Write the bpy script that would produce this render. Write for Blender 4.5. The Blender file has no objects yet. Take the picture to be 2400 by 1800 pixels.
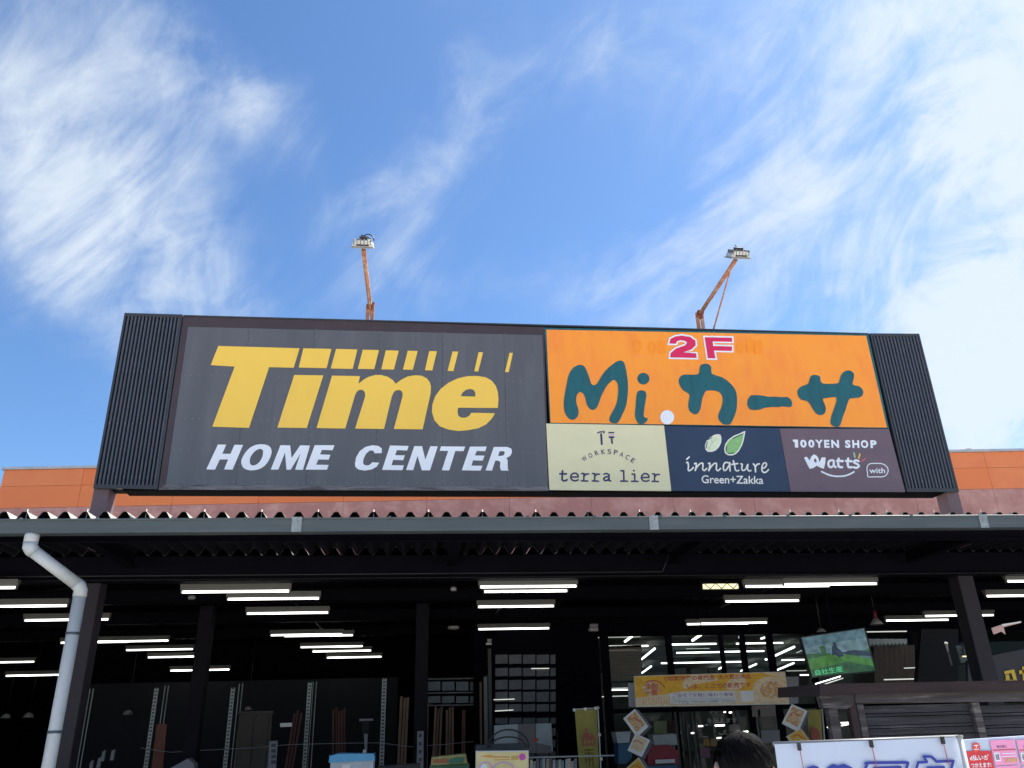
import bpy, math, random
from mathutils import Vector, Matrix
from mathutils.geometry import tessellate_polygon
random.seed(7)
S = bpy.context.scene
COL = S.collection
R = math.radians

# ------------------------------------------------------------------ camera
F = 1850.0                       # focal length in pixels of the 2400 px wide photograph
PITCH, ROLL, YAW = R(22.912), R(-1.595), R(6.777)
EYE = Vector((0, 0, 1.6))
fw = Vector((math.sin(YAW)*math.cos(PITCH), math.cos(YAW)*math.cos(PITCH), math.sin(PITCH)))
r0 = Vector((math.cos(YAW), -math.sin(YAW), 0)); u0 = r0.cross(fw)
rt = r0*math.cos(ROLL) + u0*math.sin(ROLL); up = -r0*math.sin(ROLL) + u0*math.cos(ROLL)
cd = bpy.data.cameras.new('camera'); cam = bpy.data.objects.new('camera', cd); COL.objects.link(cam)
cd.sensor_width = 36; cd.lens = F/2400*36; cd.clip_start = .05; cd.clip_end = 3000
cam.matrix_world = Matrix(((rt.x, up.x, -fw.x, EYE.x), (rt.y, up.y, -fw.y, EYE.y), (rt.z, up.z, -fw.z, EYE.z), (0, 0, 0, 1)))
S.camera = cam

def ray(x, y): return fw + rt*((x-1200)/F) - up*((y-900)/F)
def at(x, y, Y):                 # point of the facade-parallel plane at depth Y seen at a photo pixel
    d = ray(x, y); return EYE + d*(Y/d.y)
def atz(x, y, z):                # point at height z
    d = ray(x, y); return EYE + d*((z-EYE.z)/d.z)

# ------------------------------------------------------------------ sky, sun, exposure
SUN_EL, SUN_AZ = 54, 64          # azimuth clockwise from +Y (the way the store faces away): right and behind the store
W = bpy.data.worlds.new('World'); S.world = W; W.use_nodes = True
nt = W.node_tree; N = nt.nodes; L = nt.links
for n in list(N): N.remove(n)
def nd(t, **k):
    n = N.new(t)
    for a, b in k.items(): setattr(n, a, b)
    return n
def lk(a, b): L.new(a, b)
def wmath(op, a, b=None, c=None):
    n = nd('ShaderNodeMath', operation=op)
    for i, v in enumerate((a, b, c)):
        if v is None: continue
        if isinstance(v, (int, float)): n.inputs[i].default_value = v
        else: lk(v, n.inputs[i])
    return n.outputs[0]
SKY_STRENGTH = .10
out = nd('ShaderNodeOutputWorld'); bg = nd('ShaderNodeBackground'); bg.inputs['Strength'].default_value = SKY_STRENGTH
lk(bg.outputs[0], out.inputs[0])
sky = nd('ShaderNodeTexSky', sky_type='NISHITA', sun_disc=False)
sky.sun_elevation = R(SUN_EL); sky.sun_rotation = R(SUN_AZ); sky.air_density = 1.0; sky.dust_density = .6; sky.ozone_density = 2.0
tc = nd('ShaderNodeTexCoord')
# flatten directions onto a cloud layer so wisps get finer towards the horizon
sep = nd('ShaderNodeSeparateXYZ'); lk(tc.outputs['Generated'], sep.inputs[0])
zz = wmath('ADD', wmath('MAXIMUM', sep.outputs[2], 0.0), .35)
cb = nd('ShaderNodeCombineXYZ'); lk(wmath('DIVIDE', sep.outputs[0], zz), cb.inputs[0]); lk(wmath('DIVIDE', sep.outputs[1], zz), cb.inputs[1])
mp = nd('ShaderNodeMapping'); lk(cb.outputs[0], mp.inputs[0]); mp.inputs['Rotation'].default_value = (0, 0, R(-24)); mp.inputs['Scale'].default_value = (1.25, .95, 1)
def noise(vec, scale, detail, rough, dist=0.0):
    n = nd('ShaderNodeTexNoise'); lk(vec, n.inputs['Vector']); n.inputs['Scale'].default_value = scale
    n.inputs['Detail'].default_value = detail; n.inputs['Roughness'].default_value = rough; n.inputs['Distortion'].default_value = dist
    return n.outputs['Fac']
def wdot(v, k):
    n = nd('ShaderNodeVectorMath', operation='DOT_PRODUCT'); lk(tc.outputs['Generated'], n.inputs[0]); n.inputs[1].default_value = v*k; return n.outputs['Value']
def basis(p, q, ka, kb):         # wind-combed coordinates: long along p->q
    A_ = (ray(*q).normalized()-ray(*p).normalized()).normalized(); C_ = A_.cross(ray(1200, 500).normalized()).normalized(); B_ = A_.cross(C_)
    c = nd('ShaderNodeCombineXYZ'); lk(wdot(A_, ka), c.inputs[0]); lk(wdot(B_, kb), c.inputs[1]); lk(wdot(C_, kb), c.inputs[2]); return c.outputs[0]
n1 = noise(basis((700, 800), (1150, 250), 1.9, 4.6), 1.7, 13, .61, .9)
n2 = noise(basis((650, 850), (1250, 300), 4.2, 8.5), 1.5, 11, .62, 1.3)
wn_ = nd('ShaderNodeTexNoise'); lk(tc.outputs['Generated'], wn_.inputs['Vector']); wn_.inputs['Scale'].default_value = 5.0; wn_.inputs['Detail'].default_value = 5; wn_.inputs['Roughness'].default_value = .55
wv = nd('ShaderNodeVectorMath', operation='SUBTRACT'); lk(wn_.outputs['Color'], wv.inputs[0]); wv.inputs[1].default_value = (.5, .5, .5)
wsx = nd('ShaderNodeVectorMath', operation='SCALE'); lk(wv.outputs[0], wsx.inputs[0]); wsx.inputs['Scale'].default_value = .22
wdir = nd('ShaderNodeVectorMath', operation='ADD'); lk(tc.outputs['Generated'], wdir.inputs[0]); lk(wsx.outputs[0], wdir.inputs[1])
n3 = noise(cb.outputs[0], 1.1, 3, .5, 0)
total = None
# cirrus banks: photo pixel of centre, pixel along the long axis, half length, half width (as angles), weight
CL = [((60, 130), (200, 330), .20, .09, .95), ((230, 360), (330, 620), .24, .12, .85), ((330, 590), (400, 700), .13, .10, .95), ((120, 420), (330, 640), .26, .07, .45), ((200, 680), (290, 800), .12, .05, .5),
      ((500, 220), (640, 330), .12, .045, 1.0), ((420, 150), (520, 240), .10, .05, .45),
      ((940, 290), (850, 480), .11, .05, .95), ((860, 455), (790, 520), .09, .05, 1.1), ((720, 500), (600, 510), .12, .025, .35), ((880, 630), (740, 670), .10, .045, 1.1), ((1100, 160), (960, 260), .14, .04, .35), ((1290, 110), (1150, 180), .12, .04, .3),
      ((1500, 170), (1700, 280), .26, .10, .75), ((1750, 330), (1600, 560), .24, .11, .62), ((1560, 420), (1450, 560), .20, .06, .6), ((2080, 150), (2200, 500), .28, .10, .95), ((2180, 300), (2200, 700), .45, .10, 1.25), ((1960, 220), (2080, 330), .14, .05, .5),
      ((2060, 760), (2212, 900), .20, .11, 1.2), ((1850, 640), (1600, 640), .28, .07, .55), ((1400, 560), (1300, 680), .15, .05, .35), ((2420, 700), (2420, 900), .4, .2, 1.3), ((1300, 640), (1500, 680), .2, .04, .3)]
CL = [((c[0]*1.085, c[1]*1.085), (a[0]*1.085, a[1]*1.085), la, lb, w) for c, a, la, lb, w in CL]
for c, a, la, lb, w in CL:
    cdv = ray(*c).normalized(); av = (ray(*a).normalized() - cdv); av = (av - cdv*av.dot(cdv)).normalized(); bv = cdv.cross(av)
    def dotn(v, s):
        n = nd('ShaderNodeVectorMath', operation='DOT_PRODUCT'); lk(wdir.outputs[0], n.inputs[0]); n.inputs[1].default_value = v/s; return n.outputs['Value']
    qa = dotn(av, la); qb = dotn(bv, lb)
    s = wmath('ADD', wmath('MULTIPLY', qa, qa), wmath('MULTIPLY', qb, qb))
    g = wmath('MULTIPLY', wmath('EXPONENT', wmath('MULTIPLY', s, -1.0)), w)
    g = wmath('MULTIPLY', g, wmath('GREATER_THAN', dotn(cdv, 1), 0.0))
    total = g if total is None else wmath('ADD', total, g)
back = wmath('MULTIPLY', wmath('SMOOTHSTEP' if False else 'MAXIMUM', wmath('MULTIPLY', wmath('SUBTRACT', .45, sep.outputs[1]), 1.6), 0.0), 1.0)  # unseen sky behind: heavier cloud added to brighten the shaded front
back = wmath('MINIMUM', back, .95)
total = wmath('ADD', total, back)
tex = wmath('ADD', wmath('MULTIPLY', wmath('SUBTRACT', n1, .5), 2.4), wmath('MULTIPLY', wmath('SUBTRACT', n2, .5), 1.2))
dens = wmath('ADD', wmath('MULTIPLY', total, wmath('ADD', wmath('MULTIPLY', tex, 1.15), .74)), wmath('MULTIPLY', tex, .22))
dens = wmath('ADD', dens, wmath('MULTIPLY', wmath('SUBTRACT', n3, .5), .35))
mr = nd('ShaderNodeMapRange', interpolation_type='SMOOTHSTEP'); lk(dens, mr.inputs['Value']); mr.inputs['From Min'].default_value = .02; mr.inputs['From Max'].default_value = 2.9; mr.inputs['To Max'].default_value = .86
tint = nd('ShaderNodeMix', data_type='RGBA', blend_type='MULTIPLY'); tint.inputs[0].default_value = 1; lk(sky.outputs[0], tint.inputs[6]); tint.inputs[7].default_value = (.475, .635, .785, 1)
CLOUD = (3.6, 3.95, 4.25, 1)
mx = nd('ShaderNodeMix', data_type='RGBA'); lk(mr.outputs[0], mx.inputs[0]); lk(tint.outputs[2], mx.inputs[6]); mx.inputs[7].default_value = CLOUD
lk(mx.outputs[2], bg.inputs['Color'])

sd = bpy.data.lights.new('sun', 'SUN'); sd.energy = 5.0; sd.angle = R(.5); sd.color = (1, .95, .87)
sun = bpy.data.objects.new('sun', sd); COL.objects.link(sun)
sv = Vector((math.sin(R(SUN_AZ))*math.cos(R(SUN_EL)), math.cos(R(SUN_AZ))*math.cos(R(SUN_EL)), math.sin(R(SUN_EL))))
sun.rotation_euler = sv.to_track_quat('Z', 'Y').to_euler()
sun.location = (30, 10, 40)
S.view_settings.view_transform = 'Standard'; S.view_settings.look = 'None'; S.view_settings.gamma = 1; S.view_settings.use_curve_mapping = False
S.view_settings.exposure = 1.28
S.render.resolution_x = 1024; S.render.resolution_y = 768
S.cycles.max_bounces = 8

# ------------------------------------------------------------------ materials
def srgb(r, g, b):
    f = lambda c: (c/255/12.92) if c <= 10 else (((c/255)+.055)/1.055)**2.4
    return (f(r), f(g), f(b))
MC = {}
def mat(name, col, rough=.6, metal=0, var=.12, scale=4, bump=0, bscale=60, emit=None, estr=0, dirt=None, dscale=1.5, dlo=.5, dhi=.75, stretch=(1, 1, 1), spec=.5):
    if name in MC: return MC[name]
    m = bpy.data.materials.new(name); m.use_nodes = True; t = m.node_tree; b = t.nodes['Principled BSDF']
    b.inputs['Roughness'].default_value = rough; b.inputs['Metallic'].default_value = metal; b.inputs['Specular IOR Level'].default_value = spec
    co = t.nodes.new('ShaderNodeTexCoord'); ge = t.nodes.new('ShaderNodeNewGeometry')
    mpn = t.nodes.new('ShaderNodeMapping'); t.links.new(ge.outputs['Position'], mpn.inputs[0]); mpn.inputs['Scale'].default_value = stretch
    no = t.nodes.new('ShaderNodeTexNoise'); t.links.new(mpn.outputs[0], no.inputs['Vector']); no.inputs['Scale'].default_value = scale; no.inputs['Detail'].default_value = 6; no.inputs['Roughness'].default_value = .62
    rm = t.nodes.new('ShaderNodeMapRange'); t.links.new(no.outputs['Fac'], rm.inputs['Value']); rm.inputs['From Min'].default_value = .3; rm.inputs['From Max'].default_value = .7
    mi = t.nodes.new('ShaderNodeMix'); mi.data_type = 'RGBA'; t.links.new(rm.outputs[0], mi.inputs[0])
    mi.inputs[6].default_value = (*[c*(1-var) for c in col], 1); mi.inputs[7].default_value = (*[min(1, c*(1+var)) for c in col], 1)
    last = mi.outputs[2]
    if dirt:
        n2_ = t.nodes.new('ShaderNodeTexNoise'); t.links.new(mpn.outputs[0], n2_.inputs['Vector']); n2_.inputs['Scale'].default_value = dscale; n2_.inputs['Detail'].default_value = 8; n2_.inputs['Roughness'].default_value = .7
        r2 = t.nodes.new('ShaderNodeMapRange'); t.links.new(n2_.outputs['Fac'], r2.inputs['Value']); r2.inputs['From Min'].default_value = dlo; r2.inputs['From Max'].default_value = dhi
        m2 = t.nodes.new('ShaderNodeMix'); m2.data_type = 'RGBA'; t.links.new(r2.outputs[0], m2.inputs[0]); t.links.new(last, m2.inputs[6]); m2.inputs[7].default_value = (*dirt, 1); last = m2.outputs[2]
    t.links.new(last, b.inputs['Base Color'])
    if bump:
        bn = t.nodes.new('ShaderNodeTexNoise'); t.links.new(ge.outputs['Position'], bn.inputs['Vector']); bn.inputs['Scale'].default_value = bscale; bn.inputs['Detail'].default_value = 3
        bu = t.nodes.new('ShaderNodeBump'); bu.inputs['Strength'].default_value = bump; bu.inputs['Distance'].default_value = .01; t.links.new(bn.outputs['Fac'], bu.inputs['Height']); t.links.new(bu.outputs[0], b.inputs['Normal'])
    if emit and name.startswith('screen') and 'letter' not in name:
        me_ = t.nodes.new('ShaderNodeMix'); me_.data_type = 'RGBA'; no.inputs['Scale'].default_value = 9; no.inputs['Detail'].default_value = 10
        me_.inputs[6].default_value = (*[c*.45 for c in emit], 1); me_.inputs[7].default_value = (*[min(1, c*1.7) for c in emit], 1); t.links.new(rm.outputs[0], me_.inputs[0]); t.links.new(me_.outputs[2], b.inputs['Emission Color']); b.inputs['Emission Strength'].default_value = estr
    elif emit:
        b.inputs['Emission Color'].default_value = (*emit, 1); b.inputs['Emission Strength'].default_value = estr
    MC[name] = m; return m
M = {}
M['signgrey'] = mat('sign grey film', (.106, .107, .117), .36, var=.10, scale=2.0, dirt=(.145, .15, .155), dscale=5, dlo=.50, dhi=1.0, stretch=(1.6, 1, .22))
M['brown'] = mat('dark brown painted steel', (.045, .030, .031), .5, var=.15)
M['signbrown'] = mat('faded maroon film', (.052, .034, .038), .5, var=.12)
M['rib'] = mat('charcoal corrugated steel', (.062, .070, .088), .45, var=.10, scale=3)
M['ribdark'] = mat('charcoal trim', (.035, .038, .045), .5)
M['yellow'] = mat('sun-worn yellow film', (.90, .58, .085), .45, var=.05, scale=2.2, stretch=(1, 1, .4), dirt=(.80, .50, .10), dscale=2.2, dlo=.5, dhi=.9)
M['white'] = mat('white film', (.80, .84, .90), .4, var=.03)
M['orange'] = mat('orange sign film', (1.0, .33, .03), .38, var=.03, scale=1.3, dirt=(.93, .25, .04), dscale=2.2, dlo=.46, dhi=.75, stretch=(1.4, 1, .5))
M['orangestain'] = mat('ghost of removed lettering', (1.0, .29, .01), .42, var=.05)
M['teal'] = mat('teal film', (.012, .105, .125), .45, var=.18, scale=9, stretch=(2, 1, .5))
M['pink'] = mat('crimson film', (.68, .018, .10), .4, var=.05)
M['cream'] = mat('cream sign film', (.72, .68, .43), .42, var=.03)
M['navyp'] = mat('navy print', (.035, .032, .12), .5, var=.1)
M['navy'] = mat('navy sign film', (.028, .045, .088), .35, var=.1, scale=2)
M['mauve'] = mat('mauve brown sign film', (.155, .105, .125), .35, var=.08, scale=2, dirt=(.12, .09, .11), dscale=1.2)
M['leafl'] = mat('pale leaf print', (.72, .80, .55), .5, var=.08, scale=40)
M['leafg'] = mat('green leaf print', (.25, .52, .17), .5, var=.15, scale=30)
M['limeg'] = mat('sage print', (.36, .50, .38), .5); M['yelp'] = mat('amber print', (.85, .50, .10), .5); M['redp'] = mat('rose print', (.60, .13, .15), .5)
M['wallo'] = mat('orange painted cladding', (1.0, .25, .07), .55, var=.04, scale=1.0, dirt=(.95, .235, .075), dscale=.6)
M['wallm'] = mat('weathered maroon cladding', (.56, .245, .20), .6, var=.08, scale=1.6, dirt=(.80, .46, .38), dscale=1.6, dlo=.45, dhi=.8, bump=.1)
M['coping'] = mat('pale metal coping', (.55, .52, .50), .4, .3)
M['gutter'] = mat('grey pvc gutter', (.060, .077, .085), .5, var=.14, scale=2, stretch=(.4, 1, 6), dirt=(.095, .10, .10), dscale=3, dlo=.52, dhi=.75)
M['pipe'] = mat('pale grey pvc pipe', (.45, .475, .48), .5, var=.08, scale=5, stretch=(1, 1, .3), dirt=(.30, .33, .34), dscale=4, dlo=.52, dhi=.8)
M['pipedark'] = mat('dark pipe clip', (.05, .07, .09), .6)  # dark clips round the pipe
M['galv'] = mat('galvanised steel', (.40, .385, .345), .45, .25, var=.1, scale=8)
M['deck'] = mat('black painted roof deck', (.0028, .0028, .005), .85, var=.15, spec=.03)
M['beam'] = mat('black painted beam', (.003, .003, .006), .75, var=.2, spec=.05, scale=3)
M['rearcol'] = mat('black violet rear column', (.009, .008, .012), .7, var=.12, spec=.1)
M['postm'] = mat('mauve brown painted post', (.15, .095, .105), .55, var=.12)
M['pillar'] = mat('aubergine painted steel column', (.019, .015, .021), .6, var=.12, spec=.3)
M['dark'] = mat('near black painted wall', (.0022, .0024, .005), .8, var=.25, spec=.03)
M['darkblue'] = mat('dark blue grey shutter', (.005, .006, .011), .6, var=.2, spec=.2)
M['rust'] = mat('rusting painted steel', (.42, .17, .075), .75, var=.3, scale=14, dirt=(.50, .36, .26), dscale=9, dlo=.48, dhi=.62, bump=.3)
M['rust2'] = mat('deep rust', (.20, .06, .035), .8, var=.3, scale=20)
M['lamp'] = mat('weathered cast aluminium', (.50, .50, .47), .5, .2, var=.3, scale=22)
M['lampdark'] = mat('grimy cast aluminium', (.16, .16, .155), .6, .2, var=.3, scale=20)
M['black'] = mat('black rubber', (.012, .012, .014), .5)
M['tube'] = mat('lit fluorescent tube', (.9, .9, .9), .4, emit=(1, .985, .94), estr=2.2)
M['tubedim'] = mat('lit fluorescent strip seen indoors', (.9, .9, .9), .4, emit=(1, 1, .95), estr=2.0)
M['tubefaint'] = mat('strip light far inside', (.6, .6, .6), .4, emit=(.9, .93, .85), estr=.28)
M['refl'] = mat('white enamel light housing', (.105, .105, .095), .6, var=.05, spec=.2)
M['warm'] = mat('yellowed lit diffuser', (.8, .75, .5), .5, emit=(1, .9, .55), estr=.42)
M['wood'] = mat('weathered grey brown timber', (.042, .037, .040), .85, var=.75, scale=5, stretch=(.25, 1, 3.5), bump=.5, bscale=40, dirt=(.19, .175, .17), dscale=7, dlo=.52, dhi=.72)
M['woodred'] = mat('red brown timber', (.022, .012, .013), .9, var=.35, scale=5, stretch=(.4, 1, 3), bump=.4)
M['plank'] = mat('dark plank boards', (.018, .018, .023), .85, var=.8, scale=5, stretch=(.22, 1, 5), bump=.6, bscale=30, dirt=(.10, .10, .115), dscale=7, dlo=.54, dhi=.76)
M['lumber'] = mat('tan lumber', (.16, .10, .068), .8, var=.3, scale=8, stretch=(3, 3, .3))
M['lumberred'] = mat('red cedar lumber', (.10, .036, .028), .8, var=.3, scale=8, stretch=(3, 3, .3))
M['cabinet'] = mat('brown panel door', (.045, .032, .025), .6, var=.2, scale=5)
M['brick'] = mat('brown slatted wall', (.48, .29, .22), .8, var=.35, scale=8, stretch=(.3, 1, 6))
M['boardred'] = mat('orange brown board', (.16, .040, .020), .6, var=.2, scale=4)
M['steel'] = mat('dull zinc upright', (.20, .225, .225), .4, .5)
M['glass'] = None
M['storewall'] = mat('grey store back wall', (.10, .11, .11), .8, var=.4, scale=1.5)
M['paper'] = mat('white card', (.62, .62, .60), .6, var=.06)
M['greycard'] = mat('grey card back', (.20, .20, .22), .7, var=.05)
M['tarp'] = mat('white banner cloth', (.50, .57, .70), .55, var=.04, scale=2, bump=.15, bscale=6)
M['blue'] = mat('royal blue print', (.012, .03, .30), .5, var=.08)
M['red'] = mat('red print', (.62, .03, .04), .5); M['logored'] = mat('coral red print', (.80, .08, .07), .5)
M['pinkcard'] = mat('pink poster', (.80, .30, .52), .5, var=.05); M['gold'] = mat('gold print', (.62, .42, .10), .5); M['ink'] = mat('dark print', (.05, .05, .08), .6)
M['mustard'] = mat('mustard banner print', (.62, .33, .008), .55, var=.2, scale=10)
M['creamp'] = mat('cream food print', (.62, .48, .30), .55, var=.18, scale=22, dirt=(.60, .40, .20), dscale=14)
M['bread'] = mat('toasted bread print', (.50, .26, .09), .55, var=.35, scale=26, dirt=(.62, .50, .36), dscale=20, dlo=.5, dhi=.6)
M['redtxt'] = mat('brick red print', (.42, .06, .03), .55); M['purtxt'] = mat('plum print', (.24, .13, .25), .55); M['lines'] = mat('grey print', (.22, .24, .27), .6)
M['flag'] = mat('olive yellow flag cloth', (.30, .255, .06), .8, var=.1, scale=6, bump=.3, bscale=8)
M['flagred'] = mat('faded red flag print', (.34, .085, .06), .8)
M['screenb'] = mat('screen showing pale sky', (.02, .03, .035), .25, emit=(.065, .13, .16), estr=.32, var=.2)
M['screenh'] = mat('screen showing houses', (.02, .03, .035), .25, emit=(.10, .17, .20), estr=.34)
M['screeng'] = mat('screen showing bright grass', (.01, .03, .01), .25, emit=(.045, .15, .03), estr=.36)
M['screeng2'] = mat('screen showing dark hedge', (.01, .03, .01), .25, emit=(.03, .10, .045), estr=.26)
M['screenp'] = mat('screen showing a dark figure', (.01, .012, .02), .25, emit=(.010, .02, .035), estr=.5)
M['screent'] = mat('screen lettering', (.02, .1, .05), .25, emit=(.08, .50, .22), estr=.4)
M['bluebox'] = mat('blue plastic lid', (.05, .30, .52), .4, var=.08); M['clearbox'] = mat('milky plastic', (.36, .42, .46), .35, var=.15, scale=10)
M['carton'] = mat('yellow green carton', (.33, .30, .11), .7, var=.3, scale=10); M['cartong'] = mat('green carton print', (.06, .18, .10), .7)
M['yelsign'] = mat('cream yellow board', (.80, .66, .30), .5, var=.12, scale=6); M['lilac'] = mat('lilac print', (.62, .42, .58), .5); M['magenta'] = mat('magenta print', (.65, .08, .45), .5); M['oran2'] = mat('orange print', (.72, .34, .06), .5)
M['bin'] = mat('smoky stacked container', (.045, .050, .062), .4, var=.3, scale=6); M['bint'] = mat('teal grey stacked container', (.035, .062, .080), .4, var=.3, scale=6)
M['yelkan'] = mat('yellow fascia lettering', (.70, .47, .03), .5)
M['kite'] = mat('pale pink card', (.50, .30, .26), .6)
M['asphalt'] = mat('concrete paving paled for bounce', (.52, .485, .44), .9, var=.10, scale=3, bump=.3)  # kept pale and warm to bounce light onto the shaded front
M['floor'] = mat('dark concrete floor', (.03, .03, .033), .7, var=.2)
M['skin'] = mat('skin', (.45, .27, .20), .55); M['hair'] = mat('black hair', (.0035, .003, .0035), .8, var=.4, scale=60, stretch=(6, 6, 1), spec=.12); M['coat'] = mat('dark coat cloth', (.02, .022, .028), .9)
M['redgoods'] = mat('red goods', (.24, .008, .02), .5, var=.2); M['bluegoods'] = mat('blue goods', (.014, .085, .16), .5, var=.2); M['whitegoods'] = mat('white goods', (.34, .38, .40), .5, var=.2)
M['greengoods'] = mat('green goods', (.12, .17, .08), .6, var=.3); M['poster'] = mat('grey brown poster', (.16, .14, .14), .6, var=.15)
M['dome'] = mat('white pressed metal', (.24, .24, .235), .4); M['awning'] = mat('pale corrugated awning', (.30, .36, .38), .6)
def glass():
    m = bpy.data.materials.new('window glass'); m.use_nodes = True; t = m.node_tree
    for n in list(t.nodes): t.nodes.remove(n)
    o = t.nodes.new('ShaderNodeOutputMaterial'); mx_ = t.nodes.new('ShaderNodeMixShader'); tr = t.nodes.new('ShaderNodeBsdfTransparent'); gl = t.nodes.new('ShaderNodeBsdfGlossy'); fr = t.nodes.new('ShaderNodeFresnel')
    fr.inputs[0].default_value = 1.18; gl.inputs['Roughness'].default_value = .02; tr.inputs[0].default_value = (.82, .87, .86, 1)
    t.links.new(fr.outputs[0], mx_.inputs[0]); t.links.new(tr.outputs[0], mx_.inputs[1]); t.links.new(gl.outputs[0], mx_.inputs[2]); t.links.new(mx_.outputs[0], o.inputs[0]); return m
M['glass'] = glass()

# ------------------------------------------------------------------ builders
ORG = {}
class MB:
    def __init__(s): s.v = []; s.f = []; s.smooth = False
    def add(s, vs, fs):
        k = len(s.v); s.v += [Vector(v) for v in vs]; s.f += [tuple(i+k for i in f) for f in fs]; return s
    def box(s, x0, x1, y0, y1, z0, z1):
        return s.add([(x0, y0, z0), (x1, y0, z0), (x1, y1, z0), (x0, y1, z0), (x0, y0, z1), (x1, y0, z1), (x1, y1, z1), (x0, y1, z1)],
                     [(0, 3, 2, 1), (4, 5, 6, 7), (0, 1, 5, 4), (1, 2, 6, 5), (2, 3, 7, 6), (3, 0, 4, 7)])
    def hexa(s, a, b):                                  # two quads (front, back) joined into a solid
        return s.add(list(a)+list(b), [(0, 1, 2, 3), (7, 6, 5, 4), (0, 4, 5, 1), (1, 5, 6, 2), (2, 6, 7, 3), (3, 7, 4, 0)])
    def slab(s, pts, th):                               # px-traced outline already in 3D on a Y plane, given thickness backwards
        b = [Vector((p[0], p[1]+th, p[2])) for p in pts]; n = len(pts)
        tri = tessellate_polygon([[Vector((p[0], p[2], 0)) for p in pts]])
        fs = [t for t in tri] + [tuple(reversed([i+n for i in t])) for t in tri] + [(i, (i+1) % n, (i+1) % n+n, i+n) for i in range(n)]
        return s.add(list(pts)+b, fs)
    def sheet(s, loops):
        al = [p for l in loops for p in l]
        return s.add(al, tessellate_polygon([[Vector((p[0], p[2], 0)) for p in l] for l in loops]))
    def tube(s, pts, rad, n=10, cap=True):
        pts = [Vector(p) for p in pts]; rs = rad if isinstance(rad, (list, tuple)) else [rad]*len(pts); k = len(s.v); ref = None
        for i, p in enumerate(pts):
            d = (pts[min(i+1, len(pts)-1)] - pts[max(i-1, 0)]).normalized()
            if ref is None: ref = d.orthogonal().normalized()
            ref = (ref - d*ref.dot(d)).normalized(); q = d.cross(ref)
            for j in range(n):
                a = 2*math.pi*j/n; s.v.append(p + (ref*math.cos(a)+q*math.sin(a))*rs[i])
        for i in range(len(pts)-1):
            for j in range(n): s.f.append((k+i*n+j, k+i*n+(j+1) % n, k+(i+1)*n+(j+1) % n, k+(i+1)*n+j))
        if cap: s.f.append(tuple(k+j for j in reversed(range(n)))); s.f.append(tuple(k+(len(pts)-1)*n+j for j in range(n)))
        s.smooth = True; return s
    def bar(s, a, b, w, h=None):                        # square bar between two points
        a = Vector(a); b = Vector(b); h = h or w; d = (b-a).normalized(); u = Vector((1, 0, 0)) if abs(d.x) < .8 else Vector((0, 0, 1))
        u = (u - d*u.dot(d)).normalized(); v = d.cross(u); u = u*w/2; v = v*h/2
        return s.hexa([a-u-v, a+u-v, a+u+v, a-u+v], [b-u-v, b+u-v, b+u+v, b-u+v])
    def disc(s, c, rx, rz, n=20):
        return s.add([(c[0]+rx*math.cos(2*math.pi*i/n), c[1], c[2]+rz*math.sin(2*math.pi*i/n)) for i in range(n)], [tuple(range(n))])
    def build(s, name, m, parent=None, bevel=0):
        org = ORG.get(parent.name, Vector()) if parent else Vector()
        me = bpy.data.meshes.new(name); me.from_pydata([v-org for v in s.v], [], s.f); me.materials.append(m); me.validate(); 
        if s.smooth:
            for p in me.polygons: p.use_smooth = len(p.vertices) == 4
        o = bpy.data.objects.new(name, me); COL.objects.link(o); 
        if parent: o.parent = parent
        ORG[o.name] = org
        if bevel:
            b = o.modifiers.new('bevel', 'BEVEL'); b.width = bevel; b.segments = 1; b.limit_method = 'ANGLE'
        return o
def thing(name, label, cat, loc, group=None):
    o = bpy.data.objects.new(name, None); COL.objects.link(o); o.location = loc; o.empty_display_size = .1; ORG[o.name] = Vector(loc)
    o['label'] = label; o['category'] = cat
    if group: o['group'] = group
    return o
def tag(o, label, cat, group=None):
    o['label'] = label; o['category'] = cat
    if group: o['group'] = group
    return o
def struct(o): o['kind'] = 'structure'; return o
def recentre(o):                                        # single-mesh thing: put the origin at its base
    me = o.data; xs = [v.co for v in me.vertices]
    c = Vector(((min(v.x for v in xs)+max(v.x for v in xs))/2, (min(v.y for v in xs)+max(v.y for v in xs))/2, min(v.z for v in xs)))
    for v in me.vertices: v.co -= c
    o.location = c; ORG[o.name] = c; return o
# flat print ------------------------------------------------------
class Sheet:                                            # maps photo pixels (through a crop's scale) onto a plane
    def __init__(s, Y, ox=0, oy=0, k=1.0): s.Y = Y; s.ox = ox; s.oy = oy; s.k = k
    def P(s, x, y, d=0): return at(s.ox+x*s.k, s.oy+y*s.k, s.Y-d)
def poly(sh, pts, m, parent, name='letter', d=.004, holes=()):
    mb = MB(); mb.sheet([[sh.P(*p, d) for p in l] for l in [pts]+list(holes)]); return mb.build(name, m, parent)
def grow(pts, a):
    n = len(pts); ar = sum(pts[i][0]*pts[(i+1) % n][1]-pts[(i+1) % n][0]*pts[i][1] for i in range(n)); sg = 1 if ar > 0 else -1; r = []
    for i in range(n):
        p, q, s_ = Vector(pts[i-1]), Vector(pts[i]), Vector(pts[(i+1) % n]); e = (q-p).normalized(); g = (s_-q).normalized()
        n1_ = Vector((e.y, -e.x))*sg; n2_ = Vector((g.y, -g.x))*sg; b = (n1_+n2_)
        b = b/max(.5, b.length_squared/2)
        r.append(tuple(q+b*a))
    return r
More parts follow.
